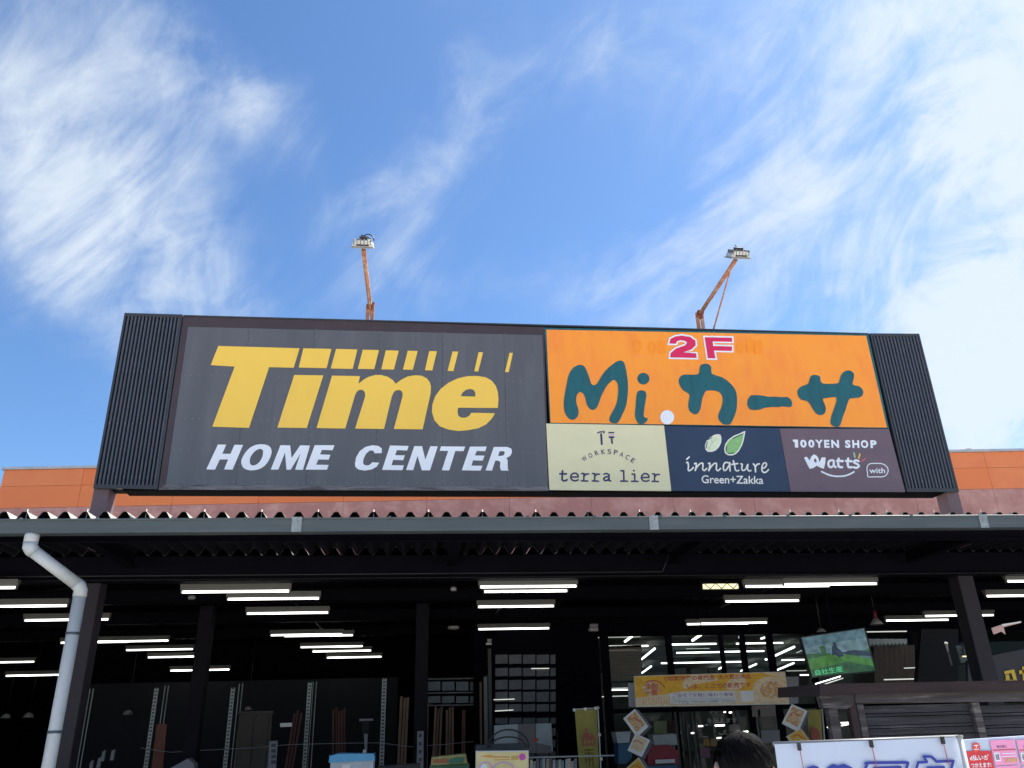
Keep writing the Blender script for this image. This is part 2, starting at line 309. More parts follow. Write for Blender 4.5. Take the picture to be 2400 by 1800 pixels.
def smooth(pts, closed=True, n=3):
    r = []; k = len(pts)
    for i in range(k if closed else k-1):
        p0, p1, p2, p3 = [Vector(pts[j % k] if closed else pts[max(0, min(k-1, j))]) for j in (i-1, i, i+1, i+2)]
        for j in range(n):
            t = j/n; r.append(tuple(.5*((2*p1)+(p2-p0)*t+(2*p0-5*p1+4*p2-p3)*t*t+(3*p1-p0-3*p2+p3)*t**3)))
    if not closed: r.append(tuple(pts[-1]))
    return r
def strokes(sh, lines, w, m, parent, name='letter', d=.004, curve=False, fl=0):   # round-ended pen strokes, every piece a hair above the last
    mb = MB(); dd = d
    for ln in lines:
        if curve and len(ln) > 2: ln = smooth(ln, False, 4)
        for i, (x, y) in enumerate(ln):
            if i:
                a = Vector(ln[i-1]); b = Vector((x, y)); t = (b-a)
                if t.length < 1e-6: continue
                t.normalize(); n = Vector((-t.y, t.x))*w/2; dd += .00012
                mb.sheet([[sh.P(*(a+n), dd), sh.P(*(b+n), dd), sh.P(*(b-n), dd), sh.P(*(a-n), dd)]])
            if not fl or 0 < i < len(ln)-1:
                dd += .00012; k = 8
                mb.add([sh.P(x+w/2*math.cos(2*math.pi*j/k), y+w/2*math.sin(2*math.pi*j/k), dd) for j in range(k)], [tuple(range(k))])
    return mb.build(name, m, parent)
GL = {}
def glyph(s, off=0):
    if (s, off) not in GL:
        cu = bpy.data.curves.new('glyph', 'FONT'); cu.body = s; cu.size = 1; cu.offset = off; cu.resolution_u = 3
        o = bpy.data.objects.new('glyph', cu); COL.objects.link(o); dg = bpy.context.evaluated_depsgraph_get()
        me = bpy.data.meshes.new_from_object(o.evaluated_get(dg)); v = [(a.co.x, a.co.y) for a in me.vertices]; f = [tuple(p.vertices) for p in me.polygons]
        bpy.data.objects.remove(o); bpy.data.meshes.remove(me); bpy.data.curves.remove(cu)
        x0 = min(a for a, b in v); x1 = max(a for a, b in v); y0 = min(b for a, b in v); y1 = max(b for a, b in v)
        GL[(s, off)] = ([((a-x0)/(x1-x0), (b-y0)/(y1-y0)) for a, b in v], f)
    return GL[(s, off)]
def text(sh, s, quad, m, parent, name='lettering', d=.004, off=0):                # quad: TL TR BR BL in crop pixels
    v, f = glyph(s, off); tl, tr_, br, bl = [Vector(q) for q in quad]; mb = MB()
    mb.add([sh.P(*((bl*(1-a)+br*a)*(1-b)+(tl*(1-a)+tr_*a)*b), d) for a, b in v], f); return mb.build(name, m, parent)
def pbox(pts, Y, th, name, m, parent=None, bevel=0):    # traced outline with true thickness
    return MB().slab([at(x, y, Y) for x, y in pts], th).build(name, m, parent, bevel)

# ------------------------------------------------------------------ ground
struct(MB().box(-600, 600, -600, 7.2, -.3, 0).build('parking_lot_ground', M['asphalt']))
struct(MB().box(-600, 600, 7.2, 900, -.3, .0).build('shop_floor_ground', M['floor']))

# ------------------------------------------------------------------ store building behind
ZT = 8.0
a = atz(10, 1102, ZT); b = atz(2400, 1058, ZT)
wd = (b-a); wd.z = 0; wl = wd.length; wd.normalize(); wn = Vector((wd.y, -wd.x, 0))     # towards the viewer
WO = ['wallo', 'wallo2', 'wallo3']
M['wallo2'] = mat('orange cladding slightly paler', (1.0, .27, .085), .5, var=.05, scale=1.0, dirt=(.92, .22, .07), dscale=.9)
M['wallo3'] = mat('orange cladding slightly deeper', (.98, .235, .062), .58, var=.05, scale=1.4, dirt=(.90, .23, .08), dscale=1.2)
st = thing('store_building', 'store building with orange cladding over weathered maroon cladding behind the big sign', 'building', (a.x, a.y, 0))
def onwall(x, y):
    d = ray(x, y); t = (a-EYE).dot(wn)/d.dot(wn); return EYE+d*t
def ws(x, y): return (onwall(x, y)-a).dot(wd)
zs = onwall(20, 1140).z; zb = (onwall(400, 1183).z + onwall(2250, 1148).z)/2
ss = [0, ws(192, 1130), ws(403, 1175), ws(606, 1175), ws(804, 1190), ws(1000, 1185), ws(1194, 1190), ws(1387, 1190), ws(1580, 1190), ws(1770, 1190), ws(1960, 1190), ws(2151, 1190), ws(2320, 1120)]
step = 2.0
while ss[-1] < wl+9: ss.append(ss[-1]+step)
def wallbox(s0, s1, z0, z1, dep0=0, dep1=.06):
    q = [a+wd*s0-wn*0, a+wd*s1]
    f = [Vector((p.x, p.y, 0))+wn*(-dep0) for p in q]; k = [Vector((p.x, p.y, 0))+wn*(-dep1) for p in q]
    up_ = Vector((0, 0, 1))
    return ([f[0]+up_*z0, f[1]+up_*z0, f[1]+up_*z1, f[0]+up_*z1], [k[0]+up_*z0, k[1]+up_*z0, k[1]+up_*z1, k[0]+up_*z1])
for i in range(len(ss)-1):
    for z0, z1, mm in ((zs, ZT, random.choice(WO)), (zb, zs, random.choice(WO)), (4.9, zb, 'wallm'), (3.75, 4.9, 'wallm')):
        MB().hexa(*wallbox(ss[i]+.004, ss[i+1]-.004, z0+.004, z1-.004, random.uniform(0, .004))).build('wall_panel', M[mm], st)
MB().hexa(*wallbox(0, ss[-1], 3.6, ZT-.02, .02, .3)).build('wall_core', M['brown'], st)
MB().hexa(*wallbox(-.04, ss[-1], ZT, ZT+.07, -.06, .35)).build('coping', M['coping'], st)
# left return wall running back, and flat roof
lw = MB(); p0 = a - wn*.30; 
for z0, z1 in ((3.6, ZT-.02),): lw.add([Vector((p0.x, p0.y, z0)), Vector((p0.x-.3, p0.y+16, z0)), Vector((p0.x+.1, p0.y+16, z0)), Vector((p0.x+.3, p0.y, z0)), Vector((p0.x, p0.y, z1)), Vector((p0.x-.3, p0.y+16, z1)), Vector((p0.x+.1, p0.y+16, z1)), Vector((p0.x+.3, p0.y, z1))], [(0, 3, 2, 1), (4, 5, 6, 7), (0, 1, 5, 4), (1, 2, 6, 5), (2, 3, 7, 6), (3, 0, 4, 7)])
lw.build('side_wall', M['wallo'], st)
for px_, py_ in ((2395, 1056),): pass
# little bolts standing on the coping
for s_ in (ws(2270, 1060), ws(430, 1100)):
    MB().hexa(*wallbox(s_, s_+.14, ZT+.07, ZT+.13, .05, .2)).build('roof_bolt', M['galv'], st)

# ------------------------------------------------------------------ canopy
GY = 8.0
cn = thing('entrance_canopy', 'long black steel canopy with corrugated roof deck across the whole shop front', 'canopy', (1.5, 8.6, 0))
XL, XR = -11.6, 20.0
zc = 1.6+1.975; PITCHR = .1866; X0 = -4.052
# folded-plate deck, crests read against the wall above the gutter
def deck(y0, y1, z0, x0, x1, th=.006):
    mb = MB(); k0 = int((x0-X0)/PITCHR); n = int((x1-x0)/PITCHR); prof = []
    for k in range(k0, k0+n):
        c = X0+k*PITCHR; prof += [(c-.078, z0-.088), (c-.02, z0), (c+.02, z0), (c+.078, z0-.088)]
    V = []; Fc = []
    for (x, z) in prof:
        V += [(x, y0, z), (x, y1, z), (x, y0, z-th), (x, y1, z-th)]
    for i in range(len(prof)-1):
        b_ = 4*i
        if th == 0: Fc.append((b_, b_+4, b_+5, b_+1)); continue
        Fc += [(b_, b_+4, b_+5, b_+1), (b_+2, b_+3, b_+7, b_+6), (b_, b_+2, b_+6, b_+4)]
    mb.add(V, Fc); return mb
deck(8.04, 9.90, zc, XL, XR, 0).build('roof_deck', M['galv'], cn)
deck(8.046, 9.90, zc-.005, XL, XR, 0).build('deck_underside_shade', mat('deck underside shade black', (.010, .010, .015), .8, spec=.1), cn)  # extra black sheet: the shade inside the flutes is put into its colour
deck(9.74, 24.2, zc-.02, XL, XR, 0).build('roof_deck', M['galv'], cn)
deck(9.74, 24.2, zc-.026, XL, XR, 0).build('deck_underside_shade', M['deck'], cn)
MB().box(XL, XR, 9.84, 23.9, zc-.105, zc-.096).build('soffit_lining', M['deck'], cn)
for k in range(-1, 30):                                 # hook bolts through every third crest
    x = X0+PITCHR*(1+3*k)
    if XL < x < 9: MB().tube([(x, 8.09, zc-.09), (x, 8.09, zc+.035)], .005, 6).tube([(x, 8.09, zc+.003), (x, 8.09, zc+.009)], .008, 6).build('hook_bolt', M['galv'], cn)
# gutter: box trough with rolled lip, hangers, sleeves
zg1 = 1.6+1.905; zg0 = 1.6+1.780
g = MB().box(XL, XR, 7.94, 7.955, zg0, zg1).box(XL, XR, 7.955, 8.06, zg0, zg0+.012).box(XL, XR, 8.06, 8.075, zg0+.0, zg1-.01).build('gutter', M['gutter'], cn)
MB().tube([(XL, 7.937, zg1+.004), (XR, 7.937, zg1+.004)], .011, 8).build('gutter_lip', M['gutter'], g)
for k in range(-6, 14):
    x = at(50, 1215, 7.94).x + .70*k
    MB().box(x-.012, x+.012, 7.915, 7.94, zg1-.008, zg1+.022).box(x-.008, x+.008, 7.94, 8.12, zg1+.016, zg1+.021).build('gutter_hanger', M['gutter'], g)
M['sleeve'] = mat('worn pale gutter sleeve', (.22, .25, .26), .5, var=.3, scale=20)
for px_ in (695, 1533, 2308):
    x = at(px_, 1230, 7.93).x; MB().box(x-.048, x+.048, 7.929, 7.938, zg0-.004, zg1-.01).box(x-.048, x+.048, 7.918, 7.9285, zg1-.012, zg1+.018).build('gutter_sleeve', M['sleeve'], g)
_l, _r = at(100, 1215.5, 7.937), at(2300, 1206.5, 7.937); _k = (_r.z-_l.z)/(_r.x-_l.x)
for o_ in [g]+list(g.children):
    for v_ in o_.data.vertices: v_.co.z += (_l.z+_k*(v_.co.x+1.5-_l.x)) - (zg1+.015)
# eaves channel, girder, rows of beams
fb = MB().box(XL, XR, 8.22, 8.235, 1.6+1.7, zc-.107).box(XL, XR, 8.16, 8.22, 1.6+1.7, 1.6+1.708).build('eaves_channel', M['beam'], cn)
MB().box(XL, XR, 9.80, 9.815, 1.6+1.575, zc-.11).box(XL, XR, 9.72, 9.9, 1.6+1.565, 1.6+1.575).build('front_girder', M['beam'], cn)
for Y in (12.4, 14.9, 17.6): MB().box(XL, XR, Y, Y+.012, zc-.30, zc-.11).box(XL, XR, Y-.06, Y+.07, zc-.31, zc-.30).build('cross_beam', M['beam'], cn)
for x in (-7.3, -3.34, .35, 3.1, 6.24, 9.6): MB().box(x-.06, x+.06, 8.24, 9.7, zc-.26, zc-.252).box(x-.006, x+.006, 8.24, 9.7, zc-.252, zc-.11).build('eaves_rafter', M['beam'], cn)
for x0_, y0_, x1_, y1_ in ((.5, 12.3, 3.0, 10.0), (-2.6, 10.0, -5.6, 12.3), (6.1, 10.0, 8.9, 12.3)):
    MB().bar((x0_, y0_, zc-.16), (x1_, y1_, zc-.16), .05, .02).build('wind_brace', M['beam'], cn)
M['conduit'] = mat('dull grey conduit', (.022, .022, .026), .6)
for (pa, pb, r_) in (((-9, 9.79, 3.19), (16, 9.79, 3.19), .010), ((-9, 9.78, 3.24), (3.0, 9.78, 3.24), .007), ((3.0, 9.78, 3.24), (3.1, 9.78, 3.45), .007), ((-2.0, 9.95, 3.36), (-2.0, 19, 3.36), .012), ((1.35, 9.95, 3.36), (1.35, 15, 3.36), .012), ((5.4, 9.95, 3.36), (5.4, 15, 3.36), .012)):
    MB().tube([pa, pb], r_, 6).build('conduit', M['conduit'], cn)
def column(X, Y, w, label_):
    x0, x1 = X-w/2, X+w/2
    o = MB().box(x0, x1, Y, Y+.012, 0, zc-.12).box(x0, x1, Y+w-.012, Y+w, 0, zc-.12).box(X-.006, X+.006, Y+.012, Y+w-.012, 0, zc-.12).build('column', M['pillar'], cn)
    if label_: o['label'] = label_
    return o
def boxcol(X, Y, w, label_):
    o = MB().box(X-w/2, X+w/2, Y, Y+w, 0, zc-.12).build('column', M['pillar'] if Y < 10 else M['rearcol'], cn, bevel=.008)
    o['label'] = label_; return o
boxcol(at(172, 1600, 9.83).x, 9.83, .215, 'dark column beside the pale downpipe')
boxcol(at(2324, 1600, 9.83).x, 9.83, .215, 'aubergine column at the right behind the timber kiosk')
boxcol(at(463, 1600, 14.0).x, 14.0, .22, 'column between the lumber racks')
boxcol(at(985, 1740, 14.0).x, 14.0, .22, 'column with a white notice')
for Y in (9.83,): boxcol(-8.6, Y, .2, 'column outside the left end'); boxcol(11.4, Y, .2, 'column at the far right')

# ------------------------------------------------------------------ downpipe
PR = .058
dp = thing('downpipe', 'pale grey plastic downpipe dropping from gutter in front of left column', 'pipe', (at(113, 1790, 8.3).x, 8.3, 0))
t0 = at(74, 1246, 8.0); e0 = at(72, 1290, 8.0); e1 = at(181, 1377, 8.30); xb = at(113, 1790, 8.3).x; xm = at(188, 1400, 8.3).x
t0.x = e0.x = (t0.x+e0.x)/2; e0.z += .02
xv = (xb+xm)/2; e1 = Vector((xv, 8.3, e1.z))
zo = zg0+(_l.z+_k*(e0.x-_l.x))-(zg1+.015)
MB().tube([(e0.x, 8.0, zo+.004), (e0.x, 8.0, zo-.02), (e0.x, 8.0, e0.z+.03)], [PR*1.12, PR*1.12, PR*1.06], 20).build('outlet_elbow', M['pipe'], dp)
d = (e1-Vector((e0.x, 8.0, e0.z))).normalized(); k0 = Vector((e0.x, 8.0, e0.z))
MB().tube([k0+Vector((0, 0, .055)), k0+Vector((0, 0, .01)), k0+d*.02, k0+d*.05], [PR*1.1]*4, 20).build('upper_elbow', M['pipe'], dp)
MB().tube([k0+d*.03, e1-d*.03], PR, 20).build('offset_pipe', M['pipe'], dp)
MB().tube([e1-d*.06, e1-d*.02, e1+Vector((0, 0, -.03)), e1+Vector((0, 0, -.09))], [PR*1.08]*4, 20).build('lower_elbow', M['pipe'], dp)
MB().tube([e1+Vector((0, 0, -.05)), (xv, 8.3, 0)], PR, 20).build('drop_pipe', M['pipe'], dp)
for y_ in (1484, 1715): 
    z = at(150, y_, 8.25).z; MB().tube([(xv, 8.3, z-.012), (xv, 8.3, z+.012)], PR+.005, 20).build('pipe_bracket', M['pipedark'], dp)

# ------------------------------------------------------------------ the big sign
SY = 9.3
sg = thing('shop_sign', 'huge rooftop sign board with a grey half, an orange half and ribbed ends', 'sign', (1.5, 9.4, zc))
TL, TR_, BR, BL = at(292.7, 734.2, SY), at(2153.3, 782.8, SY), at(2246.7, 1153, SY), at(219, 1144.6, SY)
xl, xr = (TL.x+BL.x)/2, (TR_.x+BR.x)/2; zt, zbm = (TL.z+TR_.z)/2, (BL.z+BR.z)/2
BT = .28
MB().hexa([BL+Vector((.01, .03, .012)), BR+Vector((-.01, .03, .012)), TR_+Vector((-.01, .03, -.01)), TL+Vector((.01, .03, -.01))], [v+Vector((0, BT, 0)) for v in (BL+Vector((.01, 0, .012)), BR+Vector((-.01, 0, .012)), TR_+Vector((-.01, 0, -.01)), TL+Vector((.01, 0, -.01)))]).build('sign_box', M['beam'], sg)
M['rivet'] = mat('pale rivet heads', (.24, .25, .27), .5)
def wing(q, n, flip):
    tl, tr, br, bl = [at(x, y, SY) for x, y in q]
    def pt(u, v, dep): 
        p = (bl*(1-u)+br*u)*(1-v)+(tl*(1-u)+tr*u)*v; return Vector((p.x, p.y+dep, p.z))
    mb = MB(); us = []
    for i in range(n):
        us += [((i+.0)/n, .03), ((i+.30)/n, .03), ((i+.42)/n, -.006), ((i+.88)/n, -.006)]
    us.append((1, .02))
    V = []; 
    for u, dp_ in us: V += [pt(u*.93+.035, .012, dp_), pt(u*.93+.035, .982, dp_)]
    mb.add(V, [(2*i, 2*i+2, 2*i+3, 2*i+1) for i in range(len(us)-1)])
    o = mb.build('ribbed_end', M['rib'], sg)
    fr = MB(); w_ = .035
    for (u0, v0, u1, v1) in ((0, .982, 1, 1), (0, 0, 1, .02), (0, .02, .035, .982), (.965, .02, 1, .982)):
        fr.hexa([pt(u0, v0, -.012), pt(u1, v0, -.012), pt(u1, v1, -.012), pt(u0, v1, -.012)], [pt(u0, v0, .03), pt(u1, v0, .03), pt(u1, v1, .03), pt(u0, v1, .03)])
    fr.build('edge_trim', M['ribdark'], o)
    sc_ = MB()
    for v_ in (.06, .35, .65, .94):
        for i in range(0, n, 2):
            p_ = pt(((i+.64)/n)*.93+.035, v_, -.009); sc_.add([p_+Vector((.006*math.cos(k*math.pi/3), 0, .006*math.sin(k*math.pi/3))) for k in range(6)], [tuple(range(6))])
    so = sc_.build('screws', M['rivet'], o); so['kind'] = 'stuff'
wing([(292.7, 734.2), (428.5, 738), (369.3, 1146.8), (219, 1144.6)], 15, 0)
wing([(2038, 782), (2153.3, 782.8), (2246.7, 1153), (2125, 1153)], 14, 1)
# brown frame round the grey face
def quad(q, m, name, parent, fr=0, th=.02): return MB().hexa([at(*p, SY+fr) for p in (q[3], q[2], q[1], q[0])], [at(*p, SY+fr)+Vector((0, th, 0)) for p in (q[3], q[2], q[1], q[0])]).build(name, m, parent)
gf = quad([(430, 739), (1275, 767), (1287, 1151), (371, 1148)], M['signbrown'], 'grey_face', sg, 0, .026)
def lerp(p, q, t): return (p[0]+(q[0]-p[0])*t, p[1]+(q[1]-p[1])*t)
gt0, gt1, gb0, gb1 = (441, 766), (1271, 785.5), (388, 1142), (1284, 1146.5)
tops = [0, (584-441)/830, (738-441)/830, (889-441)/830, (1037-441)/830, (1181-441)/830, 1]; bots = [0, (552-388)/896, (717-388)/896, (879-388)/896, (1037-388)/896, (1190-388)/896, 1]
for i in range(6):
    e = .00035
    t0_, t1_ = lerp(gt0, gt1, tops[i]+e*(i > 0)), lerp(gt0, gt1, tops[i+1]-e*(i < 5)); b0_, b1_ = lerp(gb0, gb1, bots[i]+e*(i > 0)), lerp(gb0, gb1, bots[i+1]-e*(i < 5))
    quad([t0_, t1_, b1_, b0_], M['signgrey'], 'face_sheet', gf, -.006, .0055)
# rivets: rows along the joints and two horizontal lines
rv = MB(); M['rivet'] = mat('pale rivet heads', (.24, .25, .27), .5)
def rivet(x, y): 
    p = at(x, y, SY-.0085); rv.add([p+Vector((.006*math.cos(k*math.pi/3), 0, .006*math.sin(k*math.pi/3))) for k in range(6)], [tuple(range(6))])
for i in range(1, 6):
    for k in range(22):
        t = k/21; x, y = lerp(lerp(gt0, gt1, tops[i]), lerp(gb0, gb1, bots[i]), t)
        if random.random() < .8: rivet(x+2.2, y)
for rowt in (.3, .57, .765, .965):
    for k in range(54):
        u = (k+.5)/54; x, y = lerp(lerp(gt0, gb0, rowt), lerp(gt1, gb1, rowt), u)
        if random.random() < .72: rivet(x, y)
o = rv.build('rivets', M['rivet'], gf); o['kind'] = 'stuff'
# grime strip along the lower edge of the grey face
M['grime'] = mat('scuffed lower flashing', (.16, .155, .165), .6, var=.35, scale=6, stretch=(.6, 1, 6), dirt=(.05, .04, .045), dscale=5, dlo=.5, dhi=.62)
quad([(388, 1136), (1284, 1141), (1286, 1150), (371, 1147)], M['grime'], 'lower_flashing', gf, -.012, .0055)
# -- Time logo
sh1 = Sheet(SY-.008, 200, 700, .31646); sh2 = Sheet(SY-.008, 700, 700, .31646)
Y_ = M['yellow']; gl = lambda *p: None
poly(sh1, [(985, 350), (1587, 367), (1543, 512), (1362, 507), (1212, 957), (940, 948), (1106, 503), (928, 492)], Y_, gf)
poly(sh1, [(1547, 565), (1763, 568), (1640, 958), (1422, 955)], Y_, gf)
for q in ([(35, 367), (243, 372), (207, 515), (0, 510)], [(277, 372), (435, 376), (400, 520), (237, 517)], [(475, 378), (595, 380), (560, 522), (438, 520)], [(645, 382), (742, 385), (705, 525), (612, 523)], [(808, 385), (882, 387), (845, 527), (772, 525)],
          [(967, 388), (1024, 389), (990, 532), (935, 530)], [(1140, 391), (1182, 392), (1146, 537), (1103, 535)], [(1333, 396), (1366, 397), (1330, 540), (1300, 538)], [(1562, 401), (1587, 402), (1555, 545), (1528, 543)]):
    poly(sh2, q, Y_, gf, 'logo_bar')
poly(sh2, [(247, 570), (455, 573), (443, 630), (480, 600), (520, 578), (570, 565), (610, 565), (660, 578), (700, 605), (718, 630), (760, 600), (810, 575), (860, 567), (910, 570), (950, 590), (972, 620), (980, 650), (978, 700), (918, 968), (705, 965),
           (770, 720), (770, 700), (760, 682), (740, 676), (715, 682), (698, 705), (690, 725), (632, 965), (418, 962), (492, 725), (492, 700), (482, 682), (462, 674), (440, 680), (424, 700), (415, 725), (345, 962), (132, 958)], Y_, gf)
poly(sh2, [(1475, 810), (1480, 745), (1475, 690), (1460, 645), (1430, 607), (1385, 582), (1320, 572), (1250, 574), (1180, 590), (1110, 622), (1050, 670), (1010, 725), (990, 785), (987, 840), (1005, 900), (1045, 945), (1110, 970), (1180, 980), (1250, 975), (1330, 960), (1390, 930), (1430, 890), (1455, 848), (1280, 845), (1265, 865), (1240, 880), (1210, 883), (1185, 870), (1177, 845), (1180, 808)], Y_, gf,
     holes=[[(1200, 722), (1215, 695), (1240, 675), (1270, 668), (1295, 675), (1308, 695), (1308, 725)]])
# -- HOME CENTER
sh3 = Sheet(SY-.008, 480, 1020, .33454); W_ = M['white']
for pts, hl in (
    ([(92, 65), (150, 66), (123, 130), (180, 130), (208, 67), (268, 68), (195, 241), (135, 240), (163, 170), (105, 170), (72, 241), (10, 240)], None),
    (smooth([(255, 190), (262, 160), (285, 120), (320, 85), (370, 65), (420, 65), (455, 80), (468, 110), (462, 145), (440, 190), (405, 225), (360, 243), (310, 245), (270, 228)]), smooth([(315, 180), (322, 150), (345, 118), (375, 98), (397, 98), (408, 112), (404, 148), (385, 185), (360, 206), (335, 212), (319, 202)])),
    ([(530, 70), (598, 71), (608, 160), (668, 71), (737, 72), (688, 242), (632, 242), (672, 125), (602, 242), (572, 242), (562, 122), (515, 241), (462, 241)], None),
    ([(770, 70), (909, 70), (895, 105), (820, 103), (808, 135), (880, 137), (868, 172), (795, 170), (780, 207), (868, 208), (856, 242), (706, 241)], None),
    ([(1052, 200), (1060, 155), (1085, 112), (1125, 82), (1175, 70), (1215, 75), (1240, 92), (1240, 125), (1190, 127), (1180, 108), (1155, 108), (1130, 130), (1112, 165), (1108, 195), (1120, 210), (1145, 212), (1165, 200), (1170, 190), (1222, 192), (1205, 220), (1170, 240), (1120, 248), (1075, 240), (1055, 222)], None),
    ([(1298, 72), (1428, 75), (1418, 107), (1345, 105), (1334, 140), (1402, 141), (1390, 175), (1320, 173), (1308, 210), (1395, 211), (1384, 245), (1242, 243)], None),
    ([(1468, 76), (1522, 77), (1545, 170), (1580, 77), (1632, 78), (1578, 246), (1520, 246), (1490, 145), (1460, 245), (1410, 244)], None),
    ([(1655, 78), (1825, 80), (1812, 112), (1755, 111), (1712, 247), (1660, 246), (1705, 110), (1645, 109)], None),
    ([(1858, 80), (1975, 80), (1965, 112), (1905, 111), (1893, 142), (1960, 143), (1947, 178), (1880, 176), (1868, 213), (1945, 214), (1932, 248), (1800, 246)], None),
    ([(2025, 82), (2120, 82), (2148, 95), (2152, 120), (2140, 145), (2112, 160), (2122, 175), (2122, 235), (2130, 248), (2075, 248), (2068, 225), (2070, 188), (2055, 178), (2035, 178), (2012, 248), (1967, 247)], [(2065, 112), (2095, 112), (2102, 122), (2095, 140), (2075, 145), (2055, 145)])):
    poly(sh3, pts, W_, gf, holes=[hl] if hl else ())
# -- orange face
of = quad([(1275.5, 768), (2035, 783), (2084, 1004), (1289, 992)], M['teal'], 'orange_face', sg, -.002, .024)
quad([(1280.5, 772.5), (2030, 787), (2079, 1002), (1290.5, 990.5)], M['orange'], 'face_sheet', of, -.008, .0055)
s4 = Sheet(SY-.010, 1250, 740, .24864); s5 = Sheet(SY-.010, 1750, 740, .24864); T_ = M['teal']
for x_, y_, s_, nm in ((945, 225, 'D', 0), (1080, 235, 'o', 0), (1170, 235, 'n', 0), (1915, 235, 'o', 0), (2010, 225, 'i', 0), (2080, 235, 'n', 0)):
    text(s4, s_, [(x_, y_), (x_+75, y_+1), (x_+75, y_+125), (x_, y_+124)], M['orangestain'], of, 'removed_letter_ghost', .003, off=.03) if s_ in 'Do' else poly(s4, [(x_, y_), (x_+70, y_), (x_+80, y_+125), (x_+5, y_+125)], M['orangestain'], of, 'removed_letter_ghost', .003)
poly(s4, smooth([(440, 463), (400, 475), (360, 510), (330, 570), (315, 640), (300, 720), (288, 800), (290, 880), (310, 940), (345, 975), (375, 980), (405, 965), (425, 930), (425, 880), (408, 830), (403, 780), (415, 740), (440, 718), (470, 735), (490, 775), (502, 830), (525, 870), (555, 888), (590, 875), (615, 830), (640, 760), (680, 680), (720, 630), (760, 605), (790, 630), (800, 680), (795, 770), (780, 840), (750, 900), (720, 955), (722, 1000), (760, 1014), (800, 1005), (840, 930), (870, 860), (888, 770), (893, 660), (885, 570), (868, 480), (850, 435), (825, 422), (780, 435), (720, 480), (670, 530), (630, 590), (600, 640), (570, 655), (545, 640), (530, 590), (500, 510), (475, 472)], n=2), T_, of)
EL = lambda cx, cy, rx, ry, n=20: [(cx+rx*math.cos(2*math.pi*i/n), cy+ry*math.sin(2*math.pi*i/n)) for i in range(n)]
poly(s4, EL(1038, 593, 57, 55), T_, of, 'letter_dot')
poly(s4, smooth([(1015, 703), (985, 715), (972, 760), (965, 850), (958, 930), (968, 980), (990, 1015), (1030, 1020), (1065, 1000), (1078, 965), (1050, 960), (1040, 930), (1050, 850), (1062, 780), (1065, 730), (1045, 708)], n=2), T_, of)
poly(s4, EL(1262, 957, 66, 68), W_, of, 'white_dot', d=.006)
poly(s4, smooth([(1620, 452), (1580, 465), (1568, 500), (1555, 550), (1480, 555), (1420, 555), (1385, 575), (1370, 610), (1380, 655), (1415, 705), (1470, 740), (1465, 800), (1460, 860), (1480, 905), (1525, 930), (1560, 910), (1580, 860), (1590, 790), (1610, 740), (1630, 708), (1690, 705), (1745, 715), (1780, 755), (1785, 810), (1770, 870), (1745, 930), (1748, 980), (1790, 1022), (1840, 1028), (1865, 1010), (1895, 950), (1918, 870), (1920, 760), (1900, 690), (1850, 630), (1780, 580), (1685, 548), (1678, 490), (1655, 460)], n=2), T_, of)
poly(s5, [(10, 790), (40, 750), (100, 748), (165, 755), (200, 765), (260, 762), (330, 768), (380, 765), (415, 785), (430, 820), (425, 855), (400, 862), (340, 855), (300, 862), (240, 860), (170, 868), (125, 885), (70, 890), (25, 880), (5, 840)], T_, of)
poly(s5, smooth([(640, 557), (605, 570), (588, 620), (575, 645), (520, 665), (485, 695), (480, 740), (510, 790), (570, 805), (600, 840), (630, 890), (660, 925), (700, 938), (735, 920), (748, 880), (735, 830), (718, 785), (760, 775), (845, 768), (840, 830), (815, 900), (792, 980), (795, 1025), (840, 1047), (880, 1035), (905, 960), (935, 880), (960, 800), (985, 778), (1060, 772), (1095, 745), (1098, 705), (1060, 665), (1000, 650), (1008, 600), (1012, 550), (985, 520), (940, 518), (900, 545), (880, 590), (865, 635), (790, 642), (715, 638), (695, 600), (690, 570)], n=2), T_, of)
two = [(1282, 262), (1293, 218), (1340, 195), (1400, 187), (1480, 200), (1528, 235), (1530, 280), (1490, 318), (1415, 345), (1535, 355), (1540, 398), (1290, 393), (1295, 350), (1345, 310), (1432, 278), (1450, 255), (1430, 237), (1390, 230), (1355, 240), (1345, 264)]
eff = [(1615, 203), (1872, 207), (1875, 245), (1690, 242), (1695, 285), (1872, 290), (1872, 332), (1702, 328), (1718, 402), (1645, 400), (1635, 330)]
for q in (two, eff): poly(s4, grow(q, 15), W_, of, 'letter_outline', d=.003); poly(s4, q, M['pink'], of, 'letter', d=.006)
# -- cream face
cf = quad([(1280.3, 992.6), (1556.3, 997.3), (1573.5, 1150.5), (1288, 1148.2)], M['cream'], 'cream_face', sg, -.009, .03)
s6 = Sheet(SY-.010, 1200, 900, .18083); Nv = M['navyp']
def L6(lines, w=20, **k): strokes(s6, lines, w, Nv, cf, d=.002, **k)
L6([[(655, 1125), (648, 1240), (668, 1255), (700, 1252), (715, 1240)], [(620, 1165), (705, 1165)]], 24)
def e_(x, y=0): L6([[(x-45, 1205+y), (x+50, 1205+y), (x+48, 1180+y), (x+25, 1158+y), (x-10, 1155+y), (x-42, 1180+y), (x-48, 1215+y), (x-25, 1248+y), (x+15, 1256+y), (x+50, 1242+y)]], 21)
def r_(x, y=0): L6([[(x-42, 1160+y), (x-12, 1160+y), (x-15, 1255+y)], [(x-12, 1195+y), (x+18, 1165+y), (x+48, 1168+y)], [(x-45, 1255+y), (x+35, 1258+y)]], 21)
e_(808); r_(945, 0); r_(1085, 1)
L6([[(1190, 1170), (1225, 1158), (1258, 1175), (1258, 1250), (1280, 1258)], [(1256, 1200), (1210, 1205), (1188, 1228), (1200, 1252), (1235, 1250), (1258, 1225)]], 21)
L6([[(1412, 1125), (1448, 1125), (1450, 1258)], [(1408, 1258), (1495, 1260)]], 21)
